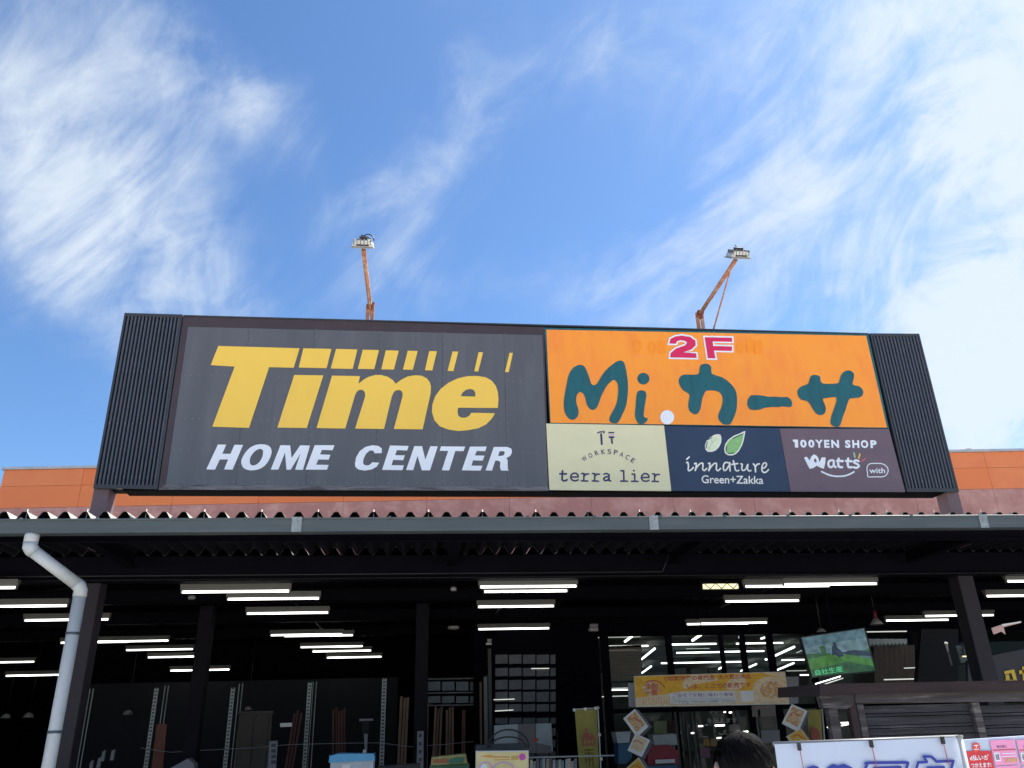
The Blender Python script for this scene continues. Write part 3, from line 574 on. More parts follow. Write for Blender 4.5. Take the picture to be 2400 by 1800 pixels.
L6([[(1555, 1168), (1590, 1168), (1592, 1260)], [(1550, 1260), (1632, 1262)]], 21); L6([[(1578, 1120), (1580, 1126)]], 22)
e_(1725, 6); r_(1862, 6)
for ch, x, y, rot in (('W', 938, 968, -38), ('O', 1016, 925, -30), ('R', 1098, 893, -19), ('K', 1182, 880, -9), ('S', 1262, 876, 0), ('P', 1345, 885, 8), ('A', 1422, 912, 18), ('C', 1497, 948, 28), ('E', 1567, 992, 38)):
    h, w = 31, (24 if ch != 'W' else 32); c_, s_ = math.cos(R(rot)), math.sin(R(rot)); qd = [(x+dx*c_-dy*s_, y+dx*s_+dy*c_) for dx, dy in ((-w, -h), (w, -h), (w, h), (-w, h))]
    text(s6, ch, qd, Nv, cf, 'letter', .002, off=.012)
L6([[(1110, 636), (1135, 622), (1172, 620)], [(1192, 612), (1192, 636)]], 17); L6([[(1155, 650), (1164, 780)]], 26, name='hammer_mark')
poly(s6, [(1248, 620), (1325, 622), (1326, 640), (1250, 638)], Nv, cf, 'brush_mark', .002); poly(s6, [(1250, 650), (1328, 652), (1322, 668), (1256, 666)], M['lilac'], cf, 'brush_mark', .002)
L6([[(1262, 688), (1318, 690)], [(1290, 695), (1298, 765)]], 24, name='brush_mark')
# -- navy face
nf = quad([(1557.3, 998), (1826, 1003.5), (1852, 1152), (1574.5, 1150.5)], M['navy'], 'navy_face', sg, -.006, .028)
s7 = Sheet(SY-.007, 1560, 980, .13562); Wt = M['white']; M['offw'] = mat('off white print', (.80, .80, .74), .5)
lf1 = [(905, 285), (840, 300), (770, 345), (715, 400), (690, 470), (695, 535), (730, 572), (800, 573), (860, 550), (915, 495), (950, 420), (955, 340), (940, 292)]
lf2 = [(1368, 232), (1290, 270), (1180, 315), (1090, 380), (1040, 450), (1022, 530), (1035, 600), (1080, 632), (1150, 635), (1210, 612), (1260, 560), (1310, 470), (1340, 380)]
poly(s7, lf1, M['leafl'], nf, 'leaf_mark', .002); poly(s7, lf2, M['leafg'], nf, 'leaf_mark', .002)
strokes(s7, [lf1+[lf1[0]]], 20, M['offw'], nf, 'leaf_outline', .003); strokes(s7, [lf2+[lf2[0]]], 20, M['offw'], nf, 'leaf_outline', .003)
strokes(s7, [[(730, 372), (800, 335)], [(720, 410), (700, 520)]], 14, M['navy'], nf, 'leaf_vein', .006); strokes(s7, [[(1165, 350), (1250, 310), (1320, 275)], [(1060, 480), (1045, 570)], [(1080, 605), (1180, 605)]], 14, M['navy'], nf, 'leaf_vein', .006)
strokes(s7, [[(740, 560), (790, 450), (880, 340)], [(800, 430), (800, 370)]], 8, M['limeg'], nf, 'leaf_vein', .006); strokes(s7, [[(1085, 600), (1160, 470), (1300, 320)], [(1170, 450), (1160, 380)], [(1120, 530), (1240, 510)]], 8, M['limeg'], nf, 'leaf_vein', .006)
for ln in ([[(365, 712), (408, 672)]], [[(362, 770), (385, 765), (395, 830), (390, 890), (410, 910), (450, 885), (480, 850)]], [[(500, 790), (530, 780), (525, 850), (510, 905), (545, 840), (600, 785), (640, 780), (645, 830), (640, 880), (670, 905), (710, 870)]],
           [[(740, 785), (765, 780), (760, 850), (745, 908), (785, 840), (840, 785), (875, 782), (880, 830), (875, 880), (905, 908), (950, 870)]],
           [[(1100, 775), (1040, 765), (1005, 800), (1000, 870), (1015, 905), (1050, 890), (1095, 820), (1110, 770), (1110, 850), (1115, 915)]], [[(1170, 735), (1195, 830), (1205, 890), (1235, 912), (1265, 900)], [(1140, 800), (1245, 785)]],
           [[(1300, 790), (1325, 800), (1315, 870), (1340, 905), (1385, 880), (1420, 800), (1415, 870), (1440, 912), (1475, 905)]], [[(1515, 790), (1545, 830), (1555, 930)], [(1550, 850), (1580, 800), (1620, 790)]],
           [[(1665, 870), (1720, 850), (1745, 800), (1720, 770), (1685, 790), (1665, 850), (1670, 915), (1710, 940), (1750, 920), (1778, 890)]]):
    strokes(s7, ln, 26, M['offw'], nf, 'letter', .002, curve=True)
text(s7, 'Green+Zakka', [(620, 985), (1690, 1000), (1690, 1140), (622, 1125)], M['offw'], nf, 'lettering', .002, off=.012)
# -- mauve face
mf = quad([(1827, 1004), (2083.5, 1005), (2122, 1153), (1853, 1152)], M['mauve'], 'mauve_face', sg, -.006, .028)
s8 = Sheet(SY-.007, 1830, 990, .13562)
for ch, x0_, x1_ in (('0', 330, 450), ('0', 470, 585), ('Y', 590, 735), ('E', 745, 845), ('N', 868, 1010), ('S', 1105, 1210), ('H', 1232, 1360), ('O', 1378, 1515), ('P', 1545, 1660)):
    dy = (x0_-212)*.008; text(s8, ch, [(x0_, 296+dy), (x1_-8, 298+dy), (x1_, 436+dy), (x0_+8, 434+dy)], Wt, mf, 'letter', .002, off=.045)
for ln, w in (([[(900, 655), (850, 660), (822, 700), (830, 755), (870, 775), (910, 740), (915, 665), (918, 740), (950, 775)]], 38), ([[(1000, 625), (990, 700), (1005, 765), (1060, 775)], [(970, 665), (1070, 668)]], 40),
              ([[(1165, 625), (1155, 700), (1170, 770), (1225, 775)], [(1125, 665), (1225, 672)]], 40), ([[(1345, 670), (1290, 655), (1265, 690), (1320, 720), (1350, 755), (1310, 785), (1260, 775)]], 38)):
    strokes(s8, ln, w, Wt, mf, 'letter', .002, curve=True)
poly(s8, [(400, 605), (450, 592), (500, 662), (520, 600), (570, 550), (620, 575), (650, 620), (668, 690), (705, 605), (775, 605), (768, 700), (745, 802), (690, 785), (620, 748), (560, 790), (500, 802), (455, 720)], Wt, mf, 'letter', .002, holes=[[(572, 650), (590, 612), (612, 640), (620, 685), (597, 695), (575, 672)]])
poly(s8, [(205, 296), (296, 297), (302, 436), (244, 435), (240, 345), (212, 330)], Wt, mf, 'letter', .002)
strokes(s8, [[(705, 850), (800, 895), (900, 925), (1000, 932), (1100, 925), (1190, 895), (1265, 855)]], 28, Wt, mf, 'smile_mark', .002, curve=True)
strokes(s8, [[(1265, 525), (1280, 600)]], 26, M['limeg'], mf, 'spark_mark', .002); strokes(s8, [[(1368, 545), (1345, 620)]], 26, M['yelp'], mf, 'spark_mark', .002); strokes(s8, [[(1460, 628), (1395, 672)]], 26, M['redp'], mf, 'spark_mark', .002)
ring = [(1540, 715), (1640, 708), (1740, 712), (1810, 745), (1850, 800), (1850, 860), (1815, 915), (1750, 940), (1640, 940), (1510, 940), (1500, 880), (1490, 820), (1495, 760)]
strokes(s8, [smooth(ring)+[ring[0]]], 16, Wt, mf, 'badge_outline', .002)
text(s8, 'with', [(1525, 785), (1800, 785), (1805, 878), (1530, 878)], Wt, mf, 'lettering', .002, off=.014)
# posts under the ends
for (p, q, r__) in (((219, 1150), (256, 1150), 'l'), ((2218, 1155), (2247, 1155), 'r')):
    x0_ = at(*p, 9.36).x; x1_ = at(*q, 9.36).x
    MB().box(x0_, x1_, 9.36, 9.58, zc-.09, BL.z+.03).build('post', M['postm'], sg, bevel=.004)
MB().box(BL.x+.32, BR.x-.2, 9.31, 9.56, BL.z-.020, BL.z+.01).build('underside_tray', M['deck'], sg)
quad([(430, 738), (2036, 780.5), (2036.5, 783), (431, 741)], M['ribdark'], 'top_cap', sg, -.012, .28)

# ------------------------------------------------------------------ sign lamps
def sign_lamp(bx, kz, hx, hz, hy, label, tilt, braceoff):
    by = 9.52; o = thing('sign_floodlight', label, 'floodlight', (bx, by, zt-.1), 'floodlights on arms above the sign')
    MB().bar((bx-.03, by, zt-.3), (bx-.03, by, kz+.03), .045, .03).bar((bx+.035, by, zt-.3), (bx+.035, by, kz+.03), .04, .03).build('post', M['rust'], o)
    MB().bar((bx-.01, by, kz-.05), (bx+.02, by-.02, kz+.05), .085, .07).build('hinge_bracket', M['rust2'], o)
    MB().tube([(bx, by-.03, kz), (hx, hy+.08, hz-.03)], .028, 8).build('arm', M['rust'], o)
    MB().tube([(bx+braceoff, by, zt-.1), (hx+.01, hy+.32, hz-.06)], .011, 6).build('brace', M['rust'], o)
    T = R(36); cT, sT = math.cos(T), math.sin(T); base = Vector((hx, hy, hz))
    def rot(mb): mb.v = [base+Vector((v.x-base.x, (v.y-base.y)*cT-(v.z-base.z)*sT, (v.y-base.y)*sT+(v.z-base.z)*cT)) for v in mb.v]; return mb
    w = .125; fr = [(-w, -.035), (w, -.035), (w*.95, .0), (w*.66, .045), (-w*.66, .045), (-w*.95, .0)]
    V = [Vector((hx+x, hy-.11, hz+z)) for x, z in fr]+[Vector((hx+x*.96, hy+.10, hz+z)) for x, z in fr]
    hd = rot(MB().add(V, [tuple(range(6)), tuple(reversed(range(6, 12)))]+[(i, i+6, (i+1) % 6+6, (i+1) % 6) for i in range(6)])).build('lamp_housing', M['lamp'], o, bevel=.006)
    rot(MB().box(hx-w*1.04, hx+w*1.04, hy-.125, hy+.115, hz-.05, hz-.036)).build('glass_rim', M['dome'], hd)
    rot(MB().box(hx-.04, hx+.05, hy-.04, hy+.06, hz+.047, hz+.085)).build('ballast_box', M['black'], hd)
    for k in range(6): rot(MB().box(hx-.10+k*.04-.004, hx-.10+k*.04+.004, hy-.112, hy+.08, hz-.01, hz+.058)).build('cooling_fin', M['lampdark'], hd)
    rot(MB().box(hx-.07, hx+.075, hy-.118, hy-.111, hz-.022, hz-.004)).build('name_plate', M['black'], hd)
    if tilt: MB().tube([(hx+.055+.07*math.cos(t), hy, hz+.05+.085*math.sin(t)) for t in [k*math.pi/8 for k in range(9)]], .007, 6).build('yoke', M['black'], o); MB().tube([(hx-.03, hy, hz+.12), (hx+.09, hy-.02, hz+.06)], .007, 6).build('cable', M['black'], o)
    else: MB().tube([(hx+.0, hy, hz+.05), (hx+.005, hy, hz+.10), (hx-.015, hy, hz+.14)], .007, 6).build('yoke', M['black'], o); MB().tube([(hx-.01, hy, hz+.10), (hx+.06, hy-.02, hz+.05)], .007, 6).build('cable', M['black'], o)
h1 = at(851, 571, 8.15); h2 = at(1729, 596, 8.15)
sign_lamp(at(866, 752, 9.52).x, at(868, 718, 9.52).z, h1.x, h1.z, 8.15, 'rusty floodlight on a nearly upright arm above the grey half of the sign', 1, .05)
sign_lamp(at(1643, 770, 9.52).x, at(1634, 738, 9.52).z, h2.x, h2.z, 8.15, 'rusty floodlight on a leaning arm with a thin brace above the orange half', 0, .10)

# ------------------------------------------------------------------ fluorescent battens under the canopy
ZL = 3.1
HN = {}
def batten(x0, y0, x1, y1, label, z=ZL, length=None):
    z = 1.6+(z-1.6)*min(1, 18.6/atz((x0+x1)/2, (y0+y1)/2, z).y)   # the rearmost row hangs a little lower
    p = atz(x0, y0, z); q = atz(x1, y1, z); Y = (p.y+q.y)/2; X = (p.x+q.x)/2
    l2 = (q.x-p.x)/2 if length is None else length/2
    if length: X = (q.x-l2) if length > 0 and x0 <= 0 else (p.x+l2)
    o = thing('batten_light', label, 'ceiling light', (X, Y, z), 'fluorescent battens under the canopy')
    MB().tube([(X-l2, Y, z), (X+l2, Y, z)], .0135, 8).build('tube', M['tube'], o)
    f = [(-.013, .018), (.013, .018), (.048, .088), (-.048, .088)]; mb = MB()
    mb.hexa([Vector((X-l2-.02, Y+a_, z+b_)) for a_, b_ in f], [Vector((X+l2+.02, Y+a_, z+b_)) for a_, b_ in f]); mb.build('housing', M['refl'], o)
    for s_ in (-1, 1): MB().box(X+s_*(l2+.004)-.008, X+s_*(l2+.004)+.008, Y-.018, Y+.018, z-.02, z+.025).build('lamp_holder', M['refl'], o)
    for s_ in (-.6, .6): MB().tube([(X+s_*l2, Y, z+.1), (X+s_*l2, Y, zc-.1)], .006, 5).build('hanger_rod', M['beam'], o)
BL_ = [
 (-150, 1380, 34.7, 1376, 'batten light cut by the left photo edge, highest of those left of the downpipe'),
 (-90, 1425, 150, 1417, 'batten light left of the downpipe, second down from the gutter'),
 (60, 1454.5, 253.7, 1451, 'batten light crossing behind the upper half of the downpipe'),
 (145, 1507, 300, 1503.5, 'batten light whose left end just peeks out from behind the downpipe'),
 (232, 1505.5, 391, 1500, 'batten light overlapping another at its left, right of the downpipe'),
 (300.9, 1525, 449, 1520, 'batten light right of the downpipe above a slightly shorter one'),
 (351, 1541.6, 469.5, 1537.5, 'batten light touching the column between the lumber racks'),
 (405, 1573, 533.8, 1568, 'farthest batten light, crossing behind the column between the lumber racks'),
 (-80, 1555, 75, 1550, 'batten light at the left photo edge above the two white dome lamps'),
 (19, 1584.6, 160, 1580.5, 'lowest batten light ending behind the downpipe'),
 (429, 1389, 677, 1384, 'nearest batten light under the HOME lettering, longest of its staggered column'),
 (538, 1407, 746, 1399.6, 'batten light second from front in the staggered column under HOME'),
 (582, 1440, 767.6, 1433.7, 'batten light third from front in the staggered column under HOME'),
 (638.7, 1491, 800, 1484, 'batten light fourth from front under HOME, overlapped by its neighbour'),
 (669.7, 1493, 825.8, 1486.6, 'batten light fifth from front under HOME, overlapping its left neighbour'),
 (706, 1517.5, 849.4, 1513.9, 'batten light third from the back of the column above the lumber'),
 (735, 1528.6, 868.8, 1523, 'batten light second from the back of the column above the lumber'),
 (768.4, 1543, 893, 1537.7, 'rearmost batten light of the column above the lumber'),
 (1124.8, 1376, 1350.8, 1373.3, 'nearest batten light below the middle of the sign'),
 (1134, 1388.5, 1331, 1383, 'batten light just under the nearest one below the middle of the sign'),
 (1119.8, 1423.7, 1299.5, 1419, 'single batten light third from front in the middle column'),
 (1120, 1477, 1290, 1470, 'rearmost batten light of the middle column, above the panelled shutter'),
 (1744, 1375.6, 1945, 1372, 'batten light behind the nearest one of the right column, left half exposed'),
 (1839, 1369.5, 2052, 1368.6, 'nearest batten light of the right column, under the mauve panel'),
 (1696.5, 1411, 1875.8, 1406.5, 'batten light third from front in the right column'),
 (1604, 1465, 1760, 1459, 'batten light above the entrance glass, left one of an overlapping pair'),
 (1640, 1462.5, 1800.4, 1458.2, 'batten light above the entrance glass, right one of an overlapping pair'),
 (2074.5, 1455, 2223.4, 1452.3, 'batten light right of the red pendant lamp'),
 (2166.6, 1444, 2328, 1441.6, 'batten light passing behind the right column above the hung notice'),
 (2307, 1398, 2520, 1394, 'batten light starting at the right column, cut by the photo edge'),
 (2357, 1363, 2590, 1360, 'batten light at the right photo edge, the higher of two')]
for b_ in BL_: batten(*b_)
# caged yellow diffuser near the right column of battens
p = atz(1650, 1374, 3.12); q = atz(1738, 1370, 3.12)
wl_ = thing('caged_light', 'yellowed wall light behind a criss-cross wire cage under the canopy', 'ceiling light', (p.x, p.y, 3.1))
MB().box(p.x, q.x, p.y, p.y+.05, 3.09, 3.15).build('diffuser', M['warm'], wl_)
n = 6
for i in range(n):
    xa = p.x+(q.x-p.x)*i/n; xb_ = p.x+(q.x-p.x)*(i+1)/n; zz_ = (3.085, 3.155) if i % 2 else (3.155, 3.085)
    MB().bar((xa, p.y-.012, zz_[0]), (xb_, p.y-.012, zz_[1]), .008).build('cage_wire', M['black'], wl_)
MB().box(p.x-.04, q.x+.04, p.y+.05, p.y+.07, 3.07, 3.2).build('back_plate', M['beam'], wl_)

# ------------------------------------------------------------------ back of the canopy: left bay
LY = 20.6; EY0 = 15.3
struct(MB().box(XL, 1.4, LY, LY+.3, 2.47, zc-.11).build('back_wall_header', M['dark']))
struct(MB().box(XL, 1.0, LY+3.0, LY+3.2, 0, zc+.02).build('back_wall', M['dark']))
struct(MB().box(XL-.2, XL, 9, LY+3, 0, zc-.11).build('left_blackout_wall', M['dark']))  # unseen end wall, added to keep the canopy interior dark
struct(MB().box(20, 20.2, 9, EY0, 0, zc-.11).build('right_blackout_wall', M['dark']))  # its unseen counterpart on the right, also added for darkness
# perforated rack uprights
def upright(xt, yt, xb_, yb_, Y, label, w=.035, perf=True):
    p = at(xt, yt, Y); q = at(xb_, yb_, Y); X = (p.x+q.x)/2; o = thing('rack_upright', label, 'rack upright', (X, Y, 0), 'perforated uprights of the lumber racks')
    MB().box(X-w/2, X+w/2, Y, Y+.03, 0, p.z).build('channel', M['steel'], o)
    if perf:
        k = 0; z = max(.4, q.z-.2)
        mb = MB()
        while z < p.z: mb.box(X-w*.28, X+w*.28, Y-.003, Y-.001, z, z+.028); z += .06
        s_ = mb.build('slots', M['black'], o); s_['kind'] = 'stuff'
upright(367, 1613, 341, 1800, 16, 'perforated upright left of the orange brown board', .07)
upright(545, 1612, 528, 1800, 16, 'perforated upright left of the brown panel door', .07)
upright(723, 1600, 716, 1800, 16, 'perforated upright right of the white price card', .07)
upright(903, 1590, 892, 1797, 16, 'perforated upright right of the blue lidded box', .08)
for (xt, yt, xb_, yb_, lb) in ((391, 1607, 380, 1686, 'pair of thin steel rails beside the orange brown board'), (565, 1602, 548, 1780, 'pair of thin steel rails beside the brown panel door'), (738, 1598, 730, 1790, 'pair of thin steel rails right of the white price card'), (215, 1614, 197, 1760, 'pair of thin steel rails right of the left column')):
    p = at(xt, yt, 16.4); q = at(xb_, yb_, 16.4); o = thing('steel_rail', lb, 'rail', (p.x, 16.4, 0))
    for s_ in (-.03, .03): MB().box(p.x+s_-.007, p.x+s_+.007, 16.4, 16.42, 0, p.z).build('rail', M['steel'], o)
# dark rear partition with bluish sheen behind racks
struct(MB().box(at(190, 1700, 19).x, at(930, 1700, 19).x, 19.0, 19.05, 0, 2.5).build('rear_partition_wall', M['darkblue']))
# boards and lumber
def board(pts, Y, th, name, label, cat, m, group=None): return tag(recentre(pbox(pts, Y, th, name, m)), label, cat, group)
board([(367, 1698), (391, 1697), (378, 1840), (350, 1840)], 15.6, .03, 'board', 'orange brown board standing upright between rack uprights', 'board', M['boardred'])
cabd = thing('panel_door', 'brown panelled door leaning upright behind the column, left of the white notice', 'door', (at(600, 1800, 15.8).x, 15.8, 0))
pbox([(561, 1670), (638, 1669), (622, 1900), (540, 1900)], 15.8, .04, 'door_leaf', M['cabinet'], cabd)
for r_i, (ya, yb_) in enumerate(((1682, 1716), (1724, 1750), (1758, 1796))):
    for cx0, cx1 in ((566, 594), (599, 630)): pbox([(cx0-r_i*3, ya), (cx1-r_i*3, ya), (cx1-4-r_i*3, yb_), (cx0-4-r_i*3, yb_)], 15.77, .02, 'door_panel', M['cabinet'], cabd)
board([(557, 1667), (640, 1666), (640, 1672), (557, 1673)], 15.7, .05, 'shelf_board', 'thin shelf board above the brown panelled door', 'shelf', M['wood'])
def bundle(name, label, xs, yt, xb_off, Y, m, w=6, yb_=1860):
    p = at(xs[0], 1800, Y); o = thing(name, label, 'lumber', (p.x, Y, 0), 'lumber standing upright in the racks')
    for i, x in enumerate(xs):
        j = random.uniform(-1.5, 1.5); yy = yt+random.uniform(-4, 6); dx = xb_off+random.uniform(-2, 2)
        pbox([(x, yy), (x+w, yy-1), (x+w+dx, yb_), (x+dx, yb_)], Y+random.uniform(0, .12), .03, 'plank', m, o)
bundle('lumber_bundle', 'dark red boards leaning left of the perforated upright by the price card', [688, 696, 704], 1668, -30, 15.5, M['lumberred'], 5)
bundle('lumber_bundle', 'cluster of thin red cedar battens behind the blue lidded box', [779, 786, 792, 799, 805], 1662, -1, 15.3, M['lumberred'], 4)
bundle('lumber_bundle', 'tall tan timbers standing between upright and noticed column', [938, 946, 953], 1632, -12, 15.3, M['lumber'], 6)
bundle('lumber_bundle', 'slim tan batten right of the noticed column', [997, 1002], 1635, -4, 15.3, M['lumber'], 3)
bundle('lumber_bundle', 'tan timbers leaning under the teal grey containers, left group', [1019, 1026, 1033], 1660, -10, 15.3, M['lumber'], 5)
bundle('lumber_bundle', 'tan timbers under the teal grey containers, right group', [1045, 1052, 1059], 1660, -3, 15.3, M['lumber'], 5)
bundle('lumber_bundle', 'reddish timber beside the steel post of the shutter bay', [1083, 1087], 1662, -2, 15.3, M['lumberred'], 4)
bundle('lumber_bundle', 'brown timber strips between containers and steel post', [1118, 1124], 1600, 2, 15.4, M['lumber'], 5)
board([(656.7, 1695), (684, 1694), (684, 1703), (656.7, 1704)], 14.8, .01, 'price_card', 'small white price card hanging left of the dark red boards', 'price card', M['paper'])
def notice(pts, Y, label, n=4):
    o = thing('notice_strip', label, 'notice', at(*pts[3], Y)); pbox(pts, Y, .01, 'card', M['poster'] if 0 else M['greycard'], o)
    y0_, y1_ = pts[0][1]+6, 1795
    for k in range(n):
        y = y0_+(y1_-y0_)*k/n; pbox([(pts[0][0]+4, y), (pts[1][0]-4, y), (pts[1][0]-5, y+8), (pts[0][0]+3, y+8)], Y-.008, .004, 'print_block', M['ink'], o)
notice([(632, 1737), (651, 1736), (645, 1830), (625, 1830)], 14.2, 'tall grey notice strip right of the brown panelled door')
notice([(978, 1714), (993, 1713), (992, 1830), (976, 1830)], 13.9, 'tall grey notice strip fixed on the column among the lumber')
# pendant cone display (white mirror stand)
o = thing('display_stand', 'pale narrow display stand with a flat hood behind the blue lidded box', 'stand', at(858, 1790, 14.6))
pbox([(842, 1685), (874, 1684), (874, 1689), (842, 1690)], 14.6, .15, 'hood', M['greycard'], o); pbox([(848, 1690), (867, 1690), (864, 1720), (850, 1720)], 14.62, .04, 'panel', M['darkblue'], o)
pbox([(853, 1720), (862, 1720), (860, 1765), (855, 1765)], 14.62, .03, 'stem', M['greycard'], o); pbox([(851, 1757), (858, 1757), (858, 1766), (850, 1766)], 14.5, .03, 'tag', M['paper'], o)
# rope across the racks
rp = [at(x, y, 15.0) for x, y in ((330, 1753), (400, 1763), (520, 1756), (600, 1752), (680, 1745), (800, 1742), (890, 1741), (960, 1750), (1040, 1745), (1110, 1738))]
tag(recentre(MB().tube(rp, .006, 5).build('rope', M['greycard'])), 'thin slack rope strung across the lumber racks', 'rope')
# ceiling and wall fittings
def domes(x, y, Y, r_, label, cat='lamp', cord=None, m='dome'):
    p = at(x, y, Y); o = thing('dome_lamp', label, cat, (p.x, Y, p.z), 'small white fittings in the dark bay' if cat == 'lamp' else None)
    MB().tube([(p.x, Y, p.z+r_*.9), (p.x, Y, p.z+r_*.6), (p.x, Y, p.z)], [r_*.25, r_*.7, r_], 14).build('shade', M[m], o)
    MB().tube([(p.x, Y, p.z+r_*.9), (p.x, Y, cord or (zc-.1))], .006, 5).build('cord', M['black'], o)
domes(13, 1683, 19.5, .10, 'white dome lamp at the left photo edge, left one of two'); domes(66, 1682, 19.5, .11, 'white dome lamp left of the downpipe, right one of two')
domes(299, 1675, 18.5, .10, 'white dome lamp right of the left column, over dark goods'); domes(582, 1664, 18.0, .08, 'white dome lamp just above the brown panelled door')
def sensor(x, y, Y, w, label, z_=None):
    p = at(x, y, Y); o = thing('ceiling_sensor', label, 'sensor', (p.x, Y, p.z)); MB().tube([(p.x, Y, p.z+.05), (p.x, Y, p.z+.02), (p.x, Y, p.z)], [w*.4, w/2, w*.35], 12).build('body', M['dome'], o); MB().tube([(p.x, Y, p.z+.05), (p.x, Y, zc-.1)], .01, 6).build('stem', M['beam'], o)
sensor(449, 1405, 11, .10, 'small round sensor under the nearest batten below HOME'); sensor(1063, 1385, 10.6, .09, 'small round sensor left of the nearest middle batten'); sensor(1063, 1475, 13.2, .20, 'wide round smoke detector left of the rearmost middle batten')
sensor(995, 1517, 15, .04, 'tiny sensor bulb above the lumber racks')
o = thing('camera_box', 'boxy grey security camera above the left edge of the entrance glass', 'camera', at(1392, 1478, 14.4)); pbox([(1384, 1462), (1401, 1462), (1402, 1470), (1384, 1470)], 14.4, .1, 'mount', M['greycard'], o); pbox([(1382, 1471), (1402, 1471), (1402, 1479), (1383, 1479)], 14.35, .14, 'body', M['dome'], o)
o = thing('camera_box', 'tiny grey camera at the top of the steel post left of the shutter', 'camera', at(1147, 1510, 15.0)); pbox([(1142, 1498), (1152, 1498), (1152, 1506), (1142, 1506)], 15.0, .08, 'mount', M['greycard'], o); pbox([(1140, 1507), (1152, 1507), (1152, 1511), (1140, 1511)], 14.96, .1, 'body', M['paper'], o)
# teal containers on the rack
ct = thing('container_rack', 'rack of teal grey stacked containers high above the leaning timbers', 'storage rack', (at(1050, 1640, 15.9).x, 15.9, 0))
for ya, yb_ in ((1598, 1619), (1632, 1648)):
    for k in range(4): x = 1003+k*33; pbox([(x, ya), (x+29, ya-1), (x+29, yb_-1), (x, yb_)], 15.9, .4, 'container', M['bint'], ct)
for y in (1590, 1623, 1652): pbox([(998, y), (1134, y-2), (1134, y+1), (998, y+3)], 15.86, .44, 'shelf', M['bin'], ct)
for x in (999, 1133): pbox([(x, 1588), (x+3, 1588), (x+1, 1900), (x-2, 1900)], 15.85, .03, 'upright', M['bin'], ct)
# steel post and shutter bay
EY = 15.3
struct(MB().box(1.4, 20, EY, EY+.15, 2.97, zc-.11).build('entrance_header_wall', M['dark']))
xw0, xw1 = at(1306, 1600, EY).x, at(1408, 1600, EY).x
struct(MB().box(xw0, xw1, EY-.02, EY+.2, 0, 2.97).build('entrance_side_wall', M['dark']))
pst = thing('steel_post', 'slim grey green steel post at the left side of the panelled shutter', 'post', (at(1139, 1700, 15.1).x, 15.1, 0))
MB().box(at(1135, 1700, 15.1).x, at(1143, 1700, 15.1).x, 15.1, 15.16, 0, at(1139, 1586, 15.1).z).build('tube', M['steel'] if 0 else mat('grey green steel', (.085, .11, .115), .5), pst)
MB().box(at(1146, 1700, 15.1).x, at(1154, 1700, 15.1).x, 15.12, 15.16, 0, at(1139, 1520, 15.1).z).build('guide_rail', M['black'], pst)
shut = thing('shutter_door', 'dark panelled overhead shutter with rows of smoky windows', 'shutter', (at(1230, 1700, EY).x, EY, 0))
rows_ = [(1535, 1556), (1566, 1585), (1594, 1616), (1622, 1645), (1651, 1668), (1683, 1697), (1707, 1725), (1735, 1752), (1762, 1780), (1790, 1812)]
pbox([(1153, 1490), (1306, 1489), (1306, 1960), (1150, 1960)], EY+.03, .05, 'door_slab', M['dark'], shut)
for ya, yb_ in rows_:
    for k in range(5):
        x = 1161+k*32.3; w = 29 if k < 4 else 12
        pbox([(x, ya), (x+w, ya-1), (x+w, yb_-1), (x, yb_)], EY, .025, 'pane', M['bin'], shut)
def strip(x0, y0, x1, y1, Y, label, m='tubefaint', w=2.0, grp='thin strip lights and reflections behind the entrance'):
    p = at(x0, y0, Y); q = at(x1, y1, Y); r_ = w/2/F*Y*1.1
    o = MB().tube([p, q], r_, 6).build('strip_light', M[m]); recentre(o); return tag(o, label, 'strip light', grp)
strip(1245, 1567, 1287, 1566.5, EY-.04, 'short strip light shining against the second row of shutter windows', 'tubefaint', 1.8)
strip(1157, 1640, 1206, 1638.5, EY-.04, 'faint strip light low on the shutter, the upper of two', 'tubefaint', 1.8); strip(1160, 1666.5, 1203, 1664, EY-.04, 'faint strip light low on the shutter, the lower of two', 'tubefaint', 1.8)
# poster board behind the cables
pb = thing('poster_board', 'board with white and grey brown sheets leaning against the shutter', 'poster', at(1225, 1790, 14.2))
pbox([(1158, 1700), (1214, 1697), (1214, 1742), (1158, 1744)], 14.2, .01, 'sheet', M['whitegoods'], pb)
pbox([(1214.5, 1697), (1255, 1696), (1256, 1765), (1214.5, 1765)], 14.2, .01, 'sheet', M['poster'], pb); pbox([(1256, 1696), (1292, 1695), (1296, 1762), (1257, 1740)], 14.2, .01, 'sheet', M['whitegoods'], pb)
pbox([(1248, 1731), (1262, 1730), (1262, 1738), (1250, 1738)], 14.18, .008, 'red_patch', M['redtxt'], pb); pbox([(1257, 1741), (1292, 1748), (1293, 1765), (1257, 1765)], 14.19, .008, 'sheet', M['poster'], pb)
for rx, ry, oy in ((43, 42, 1752), (38, 25, 1752)):
    tag(recentre(MB().tube([at(1192+(rx+5)*math.cos(math.pi*k/16), oy-ry*math.sin(math.pi*k/16), 10.4) for k in range(17)], .009, 6).build('bicycle_hoop' if 0 else 'wire_hoop', M['black'])), 'large black wire hoop arching above the cream food board' if rx == 43 else 'smaller black wire hoop inside the large one above the cream food board', 'hoop')
pbox([(1116, 1746), (1232, 1743), (1232, 1758), (1116, 1760)], 10.6, .3, 'crate', mat('dark slate crate', (.03, .036, .045), .6)); tag(recentre(bpy.data.objects['crate']), 'dark slate crate just above the cream food board', 'crate')
